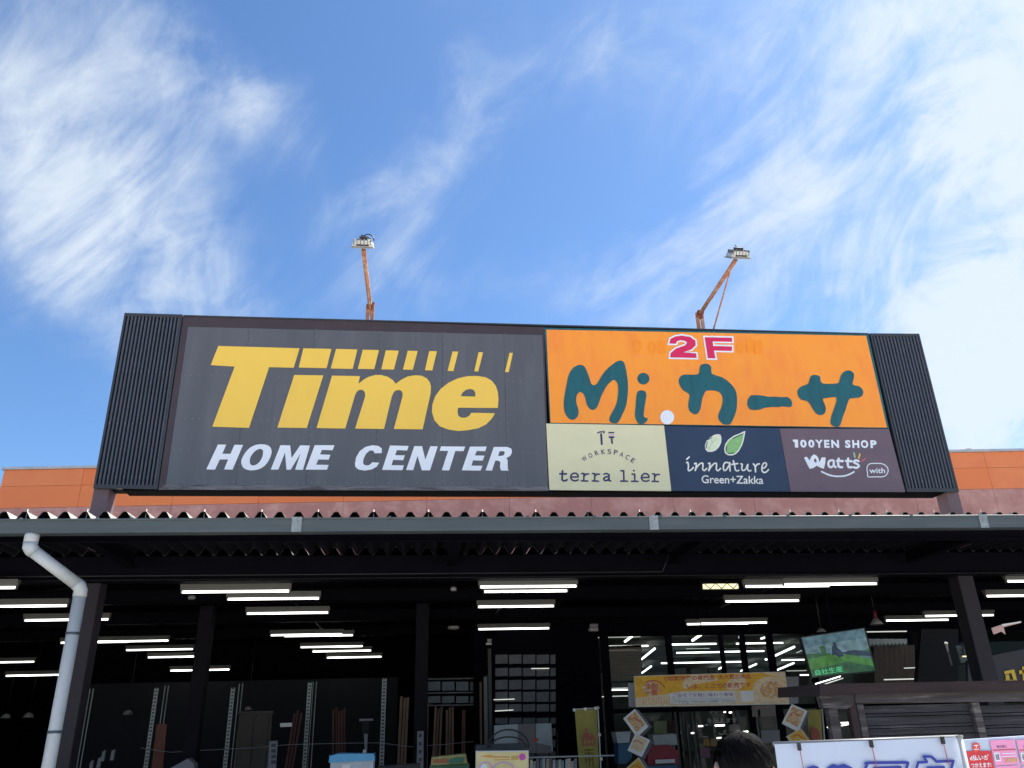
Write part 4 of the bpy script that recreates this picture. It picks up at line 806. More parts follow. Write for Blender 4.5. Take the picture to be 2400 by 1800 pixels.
# cream food board
fbd = thing('food_sign', 'cream yellow food board with pink rings and a magenta badge at the bottom edge', 'sign', at(1177, 1900, 10.0))
s10 = Sheet(10.0, 1000, 1340, .2773)
pbox([(1115, 1760), (1239, 1759), (1240, 1900), (1114, 1900)], 10.0, .03, 'frame', M['paper'], fbd); pbox([(1118, 1763), (1237, 1762), (1238, 1898), (1117, 1898)], 9.992, .006, 'print', M['yelsign'], fbd)
poly(s10, [(450, 1560), (540, 1545), (560, 1560), (700, 1560), (700, 1572), (580, 1572), (540, 1570)], M['oran2'], fbd, 'fish_print', .012); poly(s10, [(715, 1555), (775, 1553), (775, 1590), (715, 1590)], M['gold'], fbd, 'print_block', .012)
poly(s10, EL(808, 1565, 28, 30), M['magenta'], fbd, 'badge', .013); strokes(s10, [[(580, 1590), (700, 1588)]], 9, M['oran2'], fbd, 'print_line', .012)
for cx, cy, rx, ry in ((650, 1690, 95, 80), (500, 1670, 55, 60)): strokes(s10, [EL(cx, cy, rx, ry, 24)+[(cx+rx, cy)]], 14, M['lilac'], fbd, 'ring_print', .012)
poly(s10, EL(480, 1650, 30, 25), M['white'], fbd, 'print_spot', .014)
# goods rail and magazines behind
gr = thing('goods_shelf', 'low display shelf of pale magazines right of the cream food board', 'shelf', at(1300, 1900, 11.5))
pbox([(1240, 1774), (1440, 1769), (1440, 1772), (1240, 1777)], 11.5, .04, 'rail', M['steel'], gr)
for i in range(18):
    x = 1243+i*7.4+random.uniform(-1, 1); y = 1781+random.uniform(-3, 4)
    if x < 1350: pbox([(x, y), (x+6, y-1), (x+6.5, 1880), (x-.5, 1880)], 11.7+random.uniform(0, .1), .02, 'magazine', random.choice([M['whitegoods'], M['greycard'], M['whitegoods'], M['poster'], M['creamp']]), gr)
# blue lidded box, carton
bb = thing('storage_box', 'milky plastic storage box with bright blue lid at the bottom edge', 'storage box', at(825, 1900, 10.2))
pbox([(774, 1784), (873, 1780), (872, 1900), (776, 1900)], 10.2, .35, 'tub', M['clearbox'], bb, bevel=.01); pbox([(772, 1772), (790, 1769), (875, 1768), (877, 1781), (772, 1786)], 10.17, .4, 'lid', M['bluebox'], bb, bevel=.01)
pbox([(802, 1792), (820, 1791), (820, 1820), (802, 1820)], 10.19, .01, 'sticker', M['paper'], bb)
cb_ = thing('carton', 'yellow green printed carton lying among the timbers at the bottom edge', 'carton', at(1050, 1900, 10.6))
pbox([(1012, 1775), (1092, 1767), (1096, 1789), (1010, 1794)], 10.6, .3, 'box', M['carton'], cb_); pbox([(1050, 1781), (1070, 1774), (1088, 1775), (1086, 1788), (1052, 1790)], 10.59, .008, 'print', M['cartong'], cb_)
for i in range(7): pbox([(1016+i*5, 1780-i*.4), (1019+i*5, 1780-i*.4), (1019+i*5, 1788), (1016+i*5, 1788)], 10.592, .006, 'print_mark', M['redtxt'], cb_)
board([(1008, 1795), (1100, 1790), (1100, 1860), (1006, 1860)], 10.7, .3, 'carton', 'dark carton under the yellow green printed carton', 'carton', M['cartong'])
board([(885, 1797), (985, 1790), (985, 1840), (885, 1840)], 10.9, .3, 'bench_top', 'pale plank bench edge right of the blue lidded box', 'bench', M['wood'])
board([(400, 1800), (440, 1778), (455, 1790), (452, 1840), (400, 1840)], 12.5, .2, 'bag', 'crumpled pale bag beside the column at the bottom edge', 'bag', M['greycard'])
for i, (x, y) in enumerate(((240, 1762), (262, 1760), (212, 1785), (230, 1778))):
    board([(x, y), (x+7, y-4), (x+3, y+22), (x-5, y+22)], 14.5, .05, 'tool', ('grey tool handle in the dark, right of left column', 'grey tool handle nearest the perforated upright', 'lowest grey tool by the left column', 'grey tool second from the left column')[i], 'tool', M['greycard'], 'tools hanging in the dark bay')

# ------------------------------------------------------------------ entrance glass, store inside
gx0, gx1 = at(1425, 1600, EY).x, 14.0
ent = thing('entrance_glazing', 'dark framed entrance glass wall under the canopy at the right', 'glass wall', (6, EY, 0))
for (xa, ya, xb_, yb_) in ((1408, 1500, 1425, 1500), (1560, 1500, 1573, 1500), (1689, 1530, 1697, 1530), (1733, 1500, 1745, 1500), (1796, 1500, 1810, 1500), (1900, 1560, 1912, 1560), (2139, 1540, 2148, 1540)):
    x0_, x1_ = at(xa, ya, EY).x, at(xb_, yb_, EY).x; MB().box(x0_, x1_, EY-.03, EY+.05, 0, 2.97).build('mullion', M['beam'], ent)
MB().box(gx0, gx1, EY-.02, EY+.04, 1.62, 1.70).build('transom', M['beam'], ent)
prev = [gx0]+[at(x, 1520, EY).x for x in (1566, 1739, 1803, 1906, 2143)]+[gx1]
for i in range(len(prev)-1): MB().box(prev[i]+.06, prev[i+1]-.03, EY+.006, EY+.012, .02, 2.95).build('pane', M['glass'], ent)
struct(MB().box(1.2, 40, 38, 38.3, 0, 4.2).build('store_back_wall', M['storewall'])); struct(MB().box(1.2, 40, EY+.2, 38, 3.40, 3.5).build('store_ceiling', mat('dark store ceiling', (.06, .065, .062), .8, var=.4, scale=1.2)))
struct(MB().box(1.0, 1.2, EY+.2, 38, 0, 4.2).build('store_inner_wall', M['dark'])); struct(MB().box(40, 40.2, EY+.2, 38, 0, 4.2).build('store_outer_wall', M['dark']))
s11 = [(268, 632, 610, 627, 2.6), (150, 557, 195, 556, 1.6), (270, 554, 545, 549, 1.4), (795, 615, 1185, 610, 2.6), (1355, 606, 1750, 603, 2.4), (850, 685, 1225, 680, 2.4), (1258, 677, 1590, 670, 2.3), (720, 773, 1235, 764, 2.2), (1270, 764, 1395, 760, 2.2), (1740, 748, 1945, 742, 2.0), (1780, 838, 1950, 836, 1.2), (1895, 873, 1970, 873, 2.0),
       (300, 985, 438, 984, 1.4), (300, 1000, 438, 998, 1.8), (302, 1052, 440, 1052, 1.6), (200, 1057, 235, 1057, 1.6), (400, 873, 520, 868, 1.4), (930, 650, 1130, 650, 1.2), (1905, 1048, 1980, 1047, 2.2), (1895, 975, 1925, 972, 2.0),
       (415, 590, 485, 535, 4.0), (548, 745, 665, 650, 3.2), (558, 855, 635, 800, 2.6), (985, 580, 1060, 530, 4.2), (1140, 855, 1240, 805, 2.4), (1380, 845, 1525, 780, 2.4), (1650, 725, 1845, 635, 3.2), (1690, 835, 1840, 772, 2.6), (1865, 685, 1920, 662, 1.4), (1600, 745, 1615, 738, 3.0), (1895, 1010, 1984, 985, 1.8), (1565, 565, 1640, 545, 3.0)]
plc = ['across the wood slatted wall', 'beside the wood slatted wall', 'top left above the wood slatted wall', 'middle of the entrance glass', 'left of the television', 'centre between the mullions', 'right of the centre mullion', 'low left of the thin mullion', 'low right of the thin mullion', 'touching the television edge', 'under the television edge', 'right end above the food banner']
for i, (x0, y0, x1, y1, w) in enumerate(s11):
    X0_, Y0_, X1_, Y1_ = 1350+x0*.2772, 1340+y0*.2772, 1350+x1*.2772, 1340+y1*.2772
    ym = (Y0_+Y1_)/2; horiz = abs(y1-y0) < 12
    p = atz((X0_+X1_)/2, ym, 3.2); Yd = min(p.y, 34) if p.y > 0 else 34; Yd = max(Yd, EY+.8)
    if horiz: P0 = at(X0_, Y0_, Yd); P1 = at(X1_, Y1_, Yd); P1.z = P0.z = (P0.z+P1.z)/2
    else:
        zc_ = 3.2 if ym < 1582 else at(X0_, ym, 32).z
        P0 = atz(X0_, Y0_, zc_) if ym < 1582 else at(X0_, Y0_, 30); P1 = atz(X1_, Y1_, zc_) if ym < 1582 else at(X1_, Y1_, 33)
    Ya = (P0.y+P1.y)/2
    o = MB().tube([P0, P1], w/2/F*Ya*1.3, 6).build('strip_light', M['tubedim'] if w > 1.7 else M['tubefaint']); recentre(o)
    side = 'slanting' if not horiz else 'level'; pos = plc[i % 12] if horiz and i < 12 else ''
    lab = {20: 'slanting strip light top left above the wood slatted wall', 21: 'slanting strip light right of the wood slatted wall', 22: 'short slanting strip light low beside the wood slatted wall', 23: 'slanting strip light at the very top of the entrance glass', 24: 'slanting strip light touching the banner top near its middle',
           25: 'slanting strip light right of the thin mullion above the banner', 26: 'long slanting strip light left of the television', 27: 'slanting strip light under the long one, left of the television', 28: 'faint short slanting strip beside the television', 29: 'tiny bright strip light on the right mullion', 30: 'slanting strip light right of the yellow banner end', 31: 'short slanting strip at the top right of the entrance glass',
           12: 'faint level strip light left of the yellow banner, top one of three', 13: 'level strip light left of the yellow banner, middle one of three', 14: 'level strip light left of the yellow banner, lowest of three', 15: 'tiny level strip light beside the dark door frame', 16: 'faint level strip light crossing the foot of the slatted wall', 17: 'faint level strip between two bright ones in mid glass', 18: 'level strip light right of the banner end, lowest', 19: 'short bright strip right of the banner end'}.get(i) or 'level strip light behind the glass, '+pos
    tag(o, lab, 'strip light', 'strip lights inside the store behind the entrance glass')
# pale ceiling panel
board([(1573, 1512), (1680, 1508), (1610, 1522), (1576, 1524)], 22, .05, 'ceiling_panel', 'pale green grey ceiling panel behind the entrance glass', 'ceiling panel', M['whitegoods'])
# slatted wood wall inside
sw = thing('slatted_wall', 'brown slatted wood wall inside the store left of the entrance banner', 'wall', at(1465, 1700, 17.5))
for k in range(13):
    y = 1518+k*6.0; pbox([(1427+k*.3, y), (1503, y-1), (1503, y+4.6), (1427+k*.3, y+5.6)], 17.5, .03, 'slat', M['brick'], sw)
pbox([(1424, 1514), (1504, 1512), (1504, 1600), (1424, 1600)], 17.56, .03, 'backing', M['dark'], sw)
# shelf signs inside
for i, (x0_, x1_) in enumerate(((1572, 1608), (1620, 1658), (1662, 1684), (1704, 1735), (1757, 1790))):
    board([(x0_, 1567), (x1_, 1566), (x1_, 1580), (x0_, 1581)], 20, .02, 'aisle_sign', ('grey aisle sign above the banner, leftmost', 'grey aisle sign above the banner, second from left', 'small grey aisle sign above the banner middle', 'grey aisle sign above the banner right of the thin mullion', 'grey aisle sign above the banner, rightmost')[i], 'sign', M['greycard'], 'aisle signs hanging inside the store')

# entrance banner box with grey side boards
BY = 12.4
eb = thing('entrance_banner', 'wide mustard and cream food banner board hung over the entrance', 'banner', at(1665, 1657, BY))
pbox([(1472, 1601), (1488, 1600), (1492, 1657), (1474, 1657)], BY+.06, .02, 'side_board', M['greycard'], eb); pbox([(1840, 1586), (1872, 1586), (1871, 1648), (1850, 1650)], BY+.06, .02, 'side_board', M['greycard'], eb)
pbox([(1486.6, 1584.4), (1840, 1574), (1850, 1650.4), (1490.4, 1657)], BY, .05, 'board', M['paper'], eb)
s12 = Sheet(BY-.003, 1400, 1560, .22604)
poly(s12, [(388, 112), (1944, 66), (1958, 200), (1620, 260), (900, 262), (690, 300), (395, 340)], M['mustard'], eb, 'print_ground', .002)
poly(s12, [(400, 345), (700, 300), (900, 265), (1620, 262), (1955, 205), (1986, 392), (402, 424)], M['creamp'], eb, 'print_ground', .002)
poly(s12, [(750, 285), (1420, 262), (1440, 385), (755, 395)], M['paper'], eb, 'print_panel', .003); poly(s12, [(1480, 262), (1610, 258), (1625, 370), (1500, 380)], M['white'] if 0 else M['paper'], eb, 'print_panel', .0035)
poly(s12, smooth([(880, 200), (930, 110), (1050, 95), (1180, 105), (1250, 150), (1150, 170), (1000, 200), (920, 240)]), M['creamp'], eb, 'cream_swirl', .003)
poly(s12, smooth([(1330, 200), (1420, 100), (1500, 95), (1540, 180), (1480, 240), (1360, 250)]), M['creamp'], eb, 'cream_swirl', .003)
poly(s12, EL(1790, 240, 175, 128, 28), M['creamp'], eb, 'bread_ring', .003); poly(s12, EL(1805, 250, 120, 90, 24), M['bread'], eb, 'bread_print', .004)
poly(s12, [(1700, 75), (1945, 68), (1955, 170), (1850, 110)], M['creamp'], eb, 'cream_swirl', .0032)
strokes(s12, [EL(575, 255, 125, 100, 28)[i:i+2] for i in range(18, 27)], 10, M['redtxt'], eb, 'ring_print', .004); poly(s12, EL(560, 240, 92, 78), M['bread'], eb, 'round_stamp', .003)
text(s12, '全国', [(495, 185), (625, 182), (628, 245), (498, 248)], M['redtxt'], eb, 'lettering', .005, off=.015); text(s12, '一番', [(495, 252), (625, 249), (628, 305), (498, 308)], M['redtxt'], eb, 'lettering', .005, off=.015)
text(s12, 'で話題沸騰の専門店', [(675, 112), (1215, 98), (1218, 148), (678, 160)], M['redtxt'], eb, 'lettering', .006, off=.02); text(s12, '大人気の逸品', [(1250, 92), (1590, 85), (1595, 138), (1253, 145)], M['redtxt'], eb, 'lettering', .006, off=.02)
text(s12, 'いま、ここでの販売です', [(930, 190), (1590, 170), (1595, 225), (935, 245)], M['redtxt'], eb, 'lettering', .006, off=.02)
text(s12, 'ご自宅で気軽に味わう美味', [(780, 288), (1410, 276), (1415, 318), (782, 332)], M['purtxt'], eb, 'lettering', .006, off=.01)
for k in range(3): strokes(s12, [[(790, 345+k*16), (1420, 335+k*16)]], 4, M['lines'], eb, 'print_line', .006)
text(s12, '125g  15 cm  12時  COLD', [(850, 362), (1440, 352), (1442, 388), (852, 398)], M['lines'], eb, 'lettering', .007, off=.012)
for k in range(12): strokes(s12, [[(480+k*27, 335), (475+k*27, 400)]], 7, M['bread'], eb, 'print_line', .0045)
# diamond card columns either side
def diamond(q, m, depthv, Y, label, prt):
    o = thing('diamond_card', label, 'display card', at(*q[2], Y), 'diamond-set food cards beside the entrance')
    Q = [at(x, y, Y) for x, y in q]; B_ = [at(x+depthv[0], y+depthv[1], Y+.02) + Vector((0, .12, 0)) for x, y in q]
    MB().hexa(Q, B_).build('card_block', M['greycard'], o); MB().sheet([[at(x, y, Y-.003) for x, y in q]]).build('face', m, o)
    c = (sum(p[0] for p in q)/4, sum(p[1] for p in q)/4)
    MB().sheet([[at(c[0]+(x-c[0])*.74, c[1]+(y-c[1])*.74-3, Y-.006) for x, y in q]]).build('food_print', prt, o)
    sh_ = Sheet(Y-.007, c[0], c[1], 1)
    for k in range(3): strokes(sh_, [[(-13+k*3, -8+k*8), (-4+k*3, -12+k*8), (10+k*2, -3+k*7)]], 2.0, M['redtxt'] if k == 0 else M['creamp'], o, 'print_line', .001)
DX = lambda pts: [(1400+x*.22604, 1560+y*.22604) for x, y in pts]
diamond(DX([(268, 548), (388, 450), (530, 632), (412, 745)]), M['paper'], (14, 2), 12.2, 'top diamond food card left of the entrance', M['bread'])
diamond(DX([(395, 703), (548, 772), (462, 950), (312, 880)]), M['paper'], (12, 6), 12.2, 'middle diamond food card left of the entrance', M['creamp'])
diamond(DX([(300, 1062), (428, 950), (540, 1120), (420, 1210)]), M['creamp'], (14, 2), 12.2, 'lowest diamond food card left of the entrance', M['mustard'])
diamond(DX([(2015, 398), (2180, 470), (2085, 690), (1912, 600)]), M['paper'], (14, 4), 12.0, 'top diamond food card right of the entrance', M['bread'])
diamond(DX([(2110, 650), (2215, 790), (2090, 900), (1955, 735)]), M['creamp'], (14, 4), 12.0, 'lower diamond food card right of the entrance', M['mustard'])
# inside door area below the banner
def goods(pts, Y, name, label, m, cat='goods', th=.3): return board(pts, Y, th, name, label, cat, M[m])
goods([(1518, 1760), (1530, 1748), (1570, 1746), (1590, 1760), (1592, 1792), (1518, 1796)], 14.6, 'red_bag', 'red packaged goods behind the left diamond cards', 'redgoods')
goods([(1536, 1781), (1582, 1779), (1582, 1788), (1537, 1790)], 14.5, 'price_card', 'white strip card on the red packaged goods', 'paper', 'price card', .01)
goods([(1530, 1723), (1585, 1720), (1588, 1746), (1534, 1748)], 14.8, 'white_pack', 'pale packs above the red packaged goods', 'whitegoods')
goods([(1532, 1690), (1562, 1690), (1563, 1718), (1534, 1720)], 14.9, 'green_poster', 'olive green poster above the pale packs', 'greengoods', 'poster', .02)
goods([(1563, 1690), (1582, 1689), (1584, 1716), (1564, 1718)], 14.9, 'brown_poster', 'red brown poster beside the olive green poster', 'woodred', 'poster', .02)
goods([(1442, 1716), (1478, 1714), (1475, 1740), (1448, 1742)], 13.0, 'white_pack', 'pale packs behind the flag pole', 'whitegoods')
goods([(1449, 1742), (1478, 1740), (1482, 1775), (1468, 1790), (1450, 1790)], 13.1, 'blue_pack', 'blue goods behind the diamond cards', 'bluegoods')
goods([(1590, 1792), (1520, 1795), (1522, 1830), (1592, 1830)], 14.4, 'blue_pack', 'blue goods under the red packaged goods', 'bluegoods')
dm = thing('sliding_door', 'automatic glass door with dark frames below the entrance banner', 'door', at(1660, 1900, EY-.3))
for x0_, x1_ in ((1586, 1592), (1612, 1616), (1626, 1630), (1636, 1639), (1734, 1740), (1786, 1791)): 
    xx0, xx1 = at(x0_, 1740, EY-.3).x, at(x1_, 1740, EY-.3).x; MB().box(xx0, xx1, EY-.3, EY-.25, 0, 1.62).build('door_frame', mat('grey black aluminium', (.02, .022, .025), .5), dm)
s13 = Sheet(EY-.35, 1600, 1640, .13562)
text(s13, 'を伝えます', [(420, 318), (935, 308), (935, 398), (425, 408)], mat('dim white lettering', (.32, .33, .33), .5), dm, 'lettering', 0, off=.012)
text(s13, '商品', [(355, 668), (580, 665), (582, 800), (360, 805)], mat('amber lettering', (.36, .19, .04), .5), dm, 'lettering', 0, off=.02)
poly(s13, [(800, 430), (985, 425), (985, 545), (805, 550)], M['poster'], dm, 'notice', 0); poly(s13, [(325, 830), (470, 830), (470, 1000), (340, 1000)], mat('plum poster', (.15, .05, .10), .6), dm, 'notice', 0)
goods([(1762, 1654), (1817, 1652), (1819, 1678), (1764, 1680)], 15.0, 'brown_poster', 'grey brown notice under the right end of the banner', 'poster', 'poster', .02)
goods([(1784, 1712), (1827, 1711), (1829, 1740), (1786, 1742)], 14.2, 'notice_card', 'grey framed notice card near the right diamond cards', 'greycard', 'notice', .02)
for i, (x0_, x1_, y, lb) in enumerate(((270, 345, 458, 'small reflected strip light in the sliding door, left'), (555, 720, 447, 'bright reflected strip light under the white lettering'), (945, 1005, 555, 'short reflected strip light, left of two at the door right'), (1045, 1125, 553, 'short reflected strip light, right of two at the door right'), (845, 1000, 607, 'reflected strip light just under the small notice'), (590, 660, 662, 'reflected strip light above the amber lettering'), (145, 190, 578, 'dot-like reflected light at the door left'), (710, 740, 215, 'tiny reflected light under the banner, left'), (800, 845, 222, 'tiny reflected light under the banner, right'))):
    a_ = s13.P(x0_, y, -.0); c_ = s13.P(x1_, y-4, 0); a_.y = c_.y = EY-.36; o = MB().tube([a_, c_], 1.5/F*EY*.9, 6).build('strip_light', M['tubedim']); tag(recentre(o), lb, 'strip light', 'glowing tubes standing for reflections in the sliding door')  # no lamps here: lit tubes drawn as reflections in the door

# flags
def flag(q, Y, label, px_pole, full=True):
    o = thing('banner_flag', label, 'flag', (at(*px_pole[1], Y).x, Y, 0)); 
    P0 = at(*px_pole[0], Y+.02); P1 = at(*px_pole[1], Y+.02); X = (P0.x+P1.x)/2
    MB().tube([(P0.x, Y+.02, P0.z), (P1.x, Y+.02, 0)], .010, 8).build('pole', M['paper'], o)
    Q = [at(x, y, Y) for x, y in q]; n, m_ = 6, 10; V = []; Fs = []
    for j in range(m_+1):
        for i in range(n+1):
            u, v = i/n, j/m_; p = (Q[0]*(1-u)+Q[1]*u)*(1-v)+(Q[3]*(1-u)+Q[2]*u)*v; V.append(p+Vector((0, .012*math.sin(u*7+v*3), 0)))
    for j in range(m_):
        for i in range(n): k = j*(n+1)+i; Fs.append((k, k+1, k+n+2, k+n+1))
    MB().add(V, Fs).build('cloth', M['flag'], o)
    return o
fl = flag([(1347, 1664), (1399, 1662), (1408, 1900), (1366, 1900)], 12.6, 'olive yellow banner flag with faded red print on a white pole', [(1401, 1655), (1412, 1900)])
MB().tube([at(1343, 1663, 12.6), at(1405, 1659, 12.6)], .008, 6).build('cross_rod', M['paper'], fl)
for x, y in ((1346, 1664), (1372, 1662), (1396, 1660), (1405, 1722), (1409, 1779)): MB().box(at(x, y, 12.57).x-.02, at(x, y, 12.57).x+.02, 12.565, 12.585, at(x, y, 12.57).z-.02, at(x, y, 12.57).z+.02).build('loop', M['paper'], fl)
s14 = Sheet(12.57, 1000, 1340, .3607)
s14 = Sheet(12.57, 1100, 1480, .19286)
poly(s14, [(1430, 1165), (1500, 1260), (1525, 1290), (1525, 1385), (1380, 1390), (1375, 1290), (1395, 1200)], M['flagred'], fl, 'print_mark', .004)
strokes(s14, [[(1395, 1215), (1490, 1225)], [(1440, 1180), (1475, 1270)], [(1400, 1340), (1500, 1340)], [(1405, 1310), (1405, 1370)], [(1455, 1310), (1455, 1370)], [(1500, 1310), (1500, 1370)]], 12, M['flag'], fl, 'print_mark', .008)
strokes(s14, [[(1400, 1440), (1510, 1435)], [(1405, 1480), (1505, 1478)], [(1455, 1435), (1460, 1640)], [(1415, 1520), (1420, 1600)], [(1500, 1500), (1505, 1640)], [(1410, 1560), (1500, 1560)]], 14, mat('brown flag print', (.16, .10, .02), .8), fl, 'print_mark', .004)
f2 = flag([(1893, 1664), (1925, 1663), (1937, 1900), (1905, 1900)], 12.3, 'olive yellow banner flag behind the right diamond cards', [(1927, 1662), (1941, 1900)])
poly(Sheet(12.27, 1900, 1650, .22604), [(10, 230), (70, 260), (95, 300), (95, 380), (0, 385)], M['flagred'], f2, 'print_mark', .004)

# ------------------------------------------------------------------ television
TVY = 11.9
tv = thing('television', 'wide flat television tilted towards the car park showing a green field', 'television', at(1955, 1584, TVY))
tq = [(1879, 1494.7), (2024.6, 1473), (2051, 1571.5), (1904, 1586)]
def tvp(u, v, d=0): 
    x = (tq[0][0]*(1-u)+tq[1][0]*u)*(1-v)+(tq[3][0]*(1-u)+tq[2][0]*u)*v; y = (tq[0][1]*(1-u)+tq[1][1]*u)*(1-v)+(tq[3][1]*(1-u)+tq[2][1]*u)*v; return at(x, y, TVY-d)
MB().hexa([tvp(-.02, -.02), tvp(1.02, -.02), tvp(1.03, 1.04), tvp(-.02, 1.04)], [tvp(-.02, -.02)+Vector((0, .06, 0)), tvp(1.02, -.02)+Vector((0, .06, 0)), tvp(1.03, 1.04)+Vector((0, .06, 0)), tvp(-.02, 1.04)+Vector((0, .06, 0))]).build('case', M['black'], tv)
scr = MB().sheet([[tvp(0, 0, .004), tvp(1, 0, .004), tvp(1, 1, .004), tvp(0, 1, .004)]]).build('screen', M['screenb'], tv)
def tvpoly(pts, m, d, nm): MB().sheet([[tvp(u, v, d) for u, v in pts]]).build(nm, M[m], scr)
tvpoly([(.0, .28), (.35, .22), (1, .22), (1, .55), (0, .55)], 'screenh', .006, 'picture_houses'); tvpoly([(0, .42), (.3, .45), (.55, .55), (1, .48), (1, .62), (0, .62)], 'screeng2', .008, 'picture_hedge'); tvpoly([(0, .55), (.5, .50), (1, .72), (1, 1), (0, 1)], 'screeng', .010, 'picture_grass'); tvpoly([(.5, .50), (.75, .46), (1, .55), (1, .66)], 'screenp', .011, 'picture_ditch')
tvpoly([(0, .85), (.6, .72), (1, .9), (1, 1), (0, 1)], 'screeng2', .0115, 'picture_foreground')
tvpoly([(.44, .30), (.50, .30), (.52, .38), (.56, .45), (.58, .58), (.50, .60), (.44, .52), (.40, .55), (.41, .42)], 'screenp', .012, 'picture_figure'); tvpoly([(.455, .22), (.505, .22), (.51, .31), (.45, .31)], 'screenp', .013, 'picture_figure')
tvpoly([(.23, .28), (.32, .27), (.32, .5), (.24, .5)], 'screeng2', .0125, 'picture_figure')
v, f = glyph('自社生産', .01); MB().add([tvp(.06+.44*a_, .98-.14*b_-.03*a_, .014) for a_, b_ in v], f).build('lettering', M['screent'], scr)
MB().tube([at(1950, 1480, TVY+.1), Vector((at(1950, 1480, TVY+.1).x, TVY+.1, zc-.1))], .02, 8).build('hanging_pole', M['beam'], tv)
# pendant lamps above the television
pl = thing('pendant_lamp', 'silver shaded pendant lamp with red fittings right of the television', 'pendant lamp', at(2055, 1466, 12.5)); p = at(2055, 1464, 12.5)
MB().tube([(p.x, 12.5, p.z+.10), (p.x, 12.5, p.z+.06), (p.x, 12.5, p.z)], [.03, .06, .11], 14).build('shade', M['dome'], pl); MB().tube([(p.x, 12.5, p.z+.10), (p.x, 12.5, p.z+.22)], .03, 8).build('red_socket', mat('deep red enamel', (.13, .01, .015), .5), pl); MB().tube([(p.x, 12.5, p.z+.2), (p.x, 12.5, zc-.1)], .008, 5).build('cord', M['black'], pl)
pl = thing('pendant_lamp', 'small silver pendant lamp directly above the television', 'pendant lamp', at(1925, 1482, 12.8)); p = at(1925, 1481, 12.8)
MB().tube([(p.x, 12.8, p.z+.06), (p.x, 12.8, p.z)], [.03, .08], 12).build('shade', M['dome'], pl); MB().tube([(p.x, 12.8, p.z+.06), (p.x, 12.8, zc-.1)], .012, 5).build('cord', M['black'], pl)
# light glow beside right column
strip(2237, 1362.5, 2247, 1361.5, 11.0, 'short warm light peeking from behind the right column top', 'tube', 5, None)
# awning and brown wall right of the television
aw = thing('awning', 'pale corrugated awning sheet reflected right of the television', 'awning', at(2080, 1510, 14.6))
for k in range(10): x = 2036+k*9.0; pbox([(x, 1497+(k % 2)), (x+9, 1497), (x+9, 1508-k*.2), (x+4.5, 1514-k*.3), (x, 1509-k*.2)], 14.6, .3, 'awning_rib', M['awning'], aw)
bw = thing('brown_wall', 'dark brown boarded wall right of the television', 'wall', at(2100, 1600, 14.9))
for k in range(8): x = 2048+k*12; pbox([(x, 1512), (x+11.4, 1511), (x+14, 1600), (x+2.4, 1600)], 14.9, .03, 'wall_board', M['cabinet'], bw)
strip(2032, 1481, 2125, 1479.5, 14.0, 'long faint strip light right of the television top', 'tubefaint', 2.2); strip(2072, 1593, 2149, 1591, 14.0, 'faint strip light just above the timber kiosk roof', 'tubefaint', 2.4); strip(2119, 1566, 2144, 1565, 14.0, 'short faint strip light above the timber kiosk roof', 'tubefaint', 2)
strip(1911, 1603, 1970, 1585, 14.0, 'slanting strip light under the television, left one', 'tubedim', 2); strip(1931, 1604, 1976, 1589.5, 14.0, 'slanting strip light under the television, right one', 'tubefaint', 2)
strip(1915, 1629.5, 1922, 1629, 14, 'tiny strip light at the kiosk roof corner', 'tubedim', 2.5); strip(1939, 1705, 1952, 1702, 14.0, 'slanting strip light between the kiosk posts, left', 'tubedim', 2); strip(1971, 1694, 1990, 1693.5, 14.0, 'strip light between the kiosk posts, upper right', 'tubedim', 2); strip(1972, 1700.5, 1990, 1697, 14.0, 'strip light between the kiosk posts, lower right', 'tubedim', 2)
# small posts and papers near right
board([(2160, 1474), (2246, 1474), (2246, 1600), (2150, 1600)], 12.6, .1, 'dark_panel', 'dark blue black wall panel left of the right column', 'panel', M['darkblue'])
o = thing('hung_notice', 'pale framed notice hung on two cords left of the right column', 'notice', at(2265, 1552, 11.4))
pbox([(2241, 1513.5), (2282, 1511), (2290, 1546), (2254, 1554)], 11.4, .02, 'card', mat('grey green card', (.16, .19, .18), .6), o); pbox([(2257, 1512), (2266, 1512), (2268, 1536), (2258, 1537)], 11.38, .008, 'print', M['ink'], o); strokes(Sheet(11.38, 0, 0, 1), [[(2250, 1522), (2256, 1528), (2255, 1535), (2249, 1532)]], 2.5, M['ink'], o, 'print', .006)
for (x0_, y0_, x1_, y1_) in ((2253, 1455, 2262, 1537), (2276, 1489, 2284, 1530)): MB().tube([at(x0_, y0_, 11.36), at(x1_, y1_, 11.36)], .007, 5).build('cord', M['greycard'], o)
strip(2256, 1538.5, 2279, 1538, 11.3, 'pale green glowing strip across the hung notice', 'warm', 3.0, None)
o = thing('wall_lamp', 'slim white torch-like lamp left of the hung notice', 'lamp', at(2228, 1560, 12.0)); MB().tube([at(2217, 1508, 12.0), at(2222, 1528, 12.0)], [.022, .012], 8).build('head', M['paper'], o); MB().tube([at(2222, 1528, 12.0), at(2231, 1560, 12.0)], .012, 8).build('stem', M['greycard'], o); MB().tube([at(2215, 1506.5, 12), at(2220, 1508, 12)], .018, 8).build('tip', M['tubefaint'], o)
o = thing('hanging_arrow', 'pale pink card star with a long pointed tail hung right of the right column', 'decoration', at(2345, 1488, 8.4))
pbox([(2324, 1472), (2348, 1464), (2394, 1457), (2392, 1460), (2352, 1470), (2357, 1487), (2347, 1480), (2330, 1487), (2328, 1484)], 8.35, .01, 'star_card', M['kite'], o); pbox([(2348, 1463), (2394, 1456), (2392, 1459), (2350, 1467)], 8.34, .008, 'tail_card', M['paper'], o)
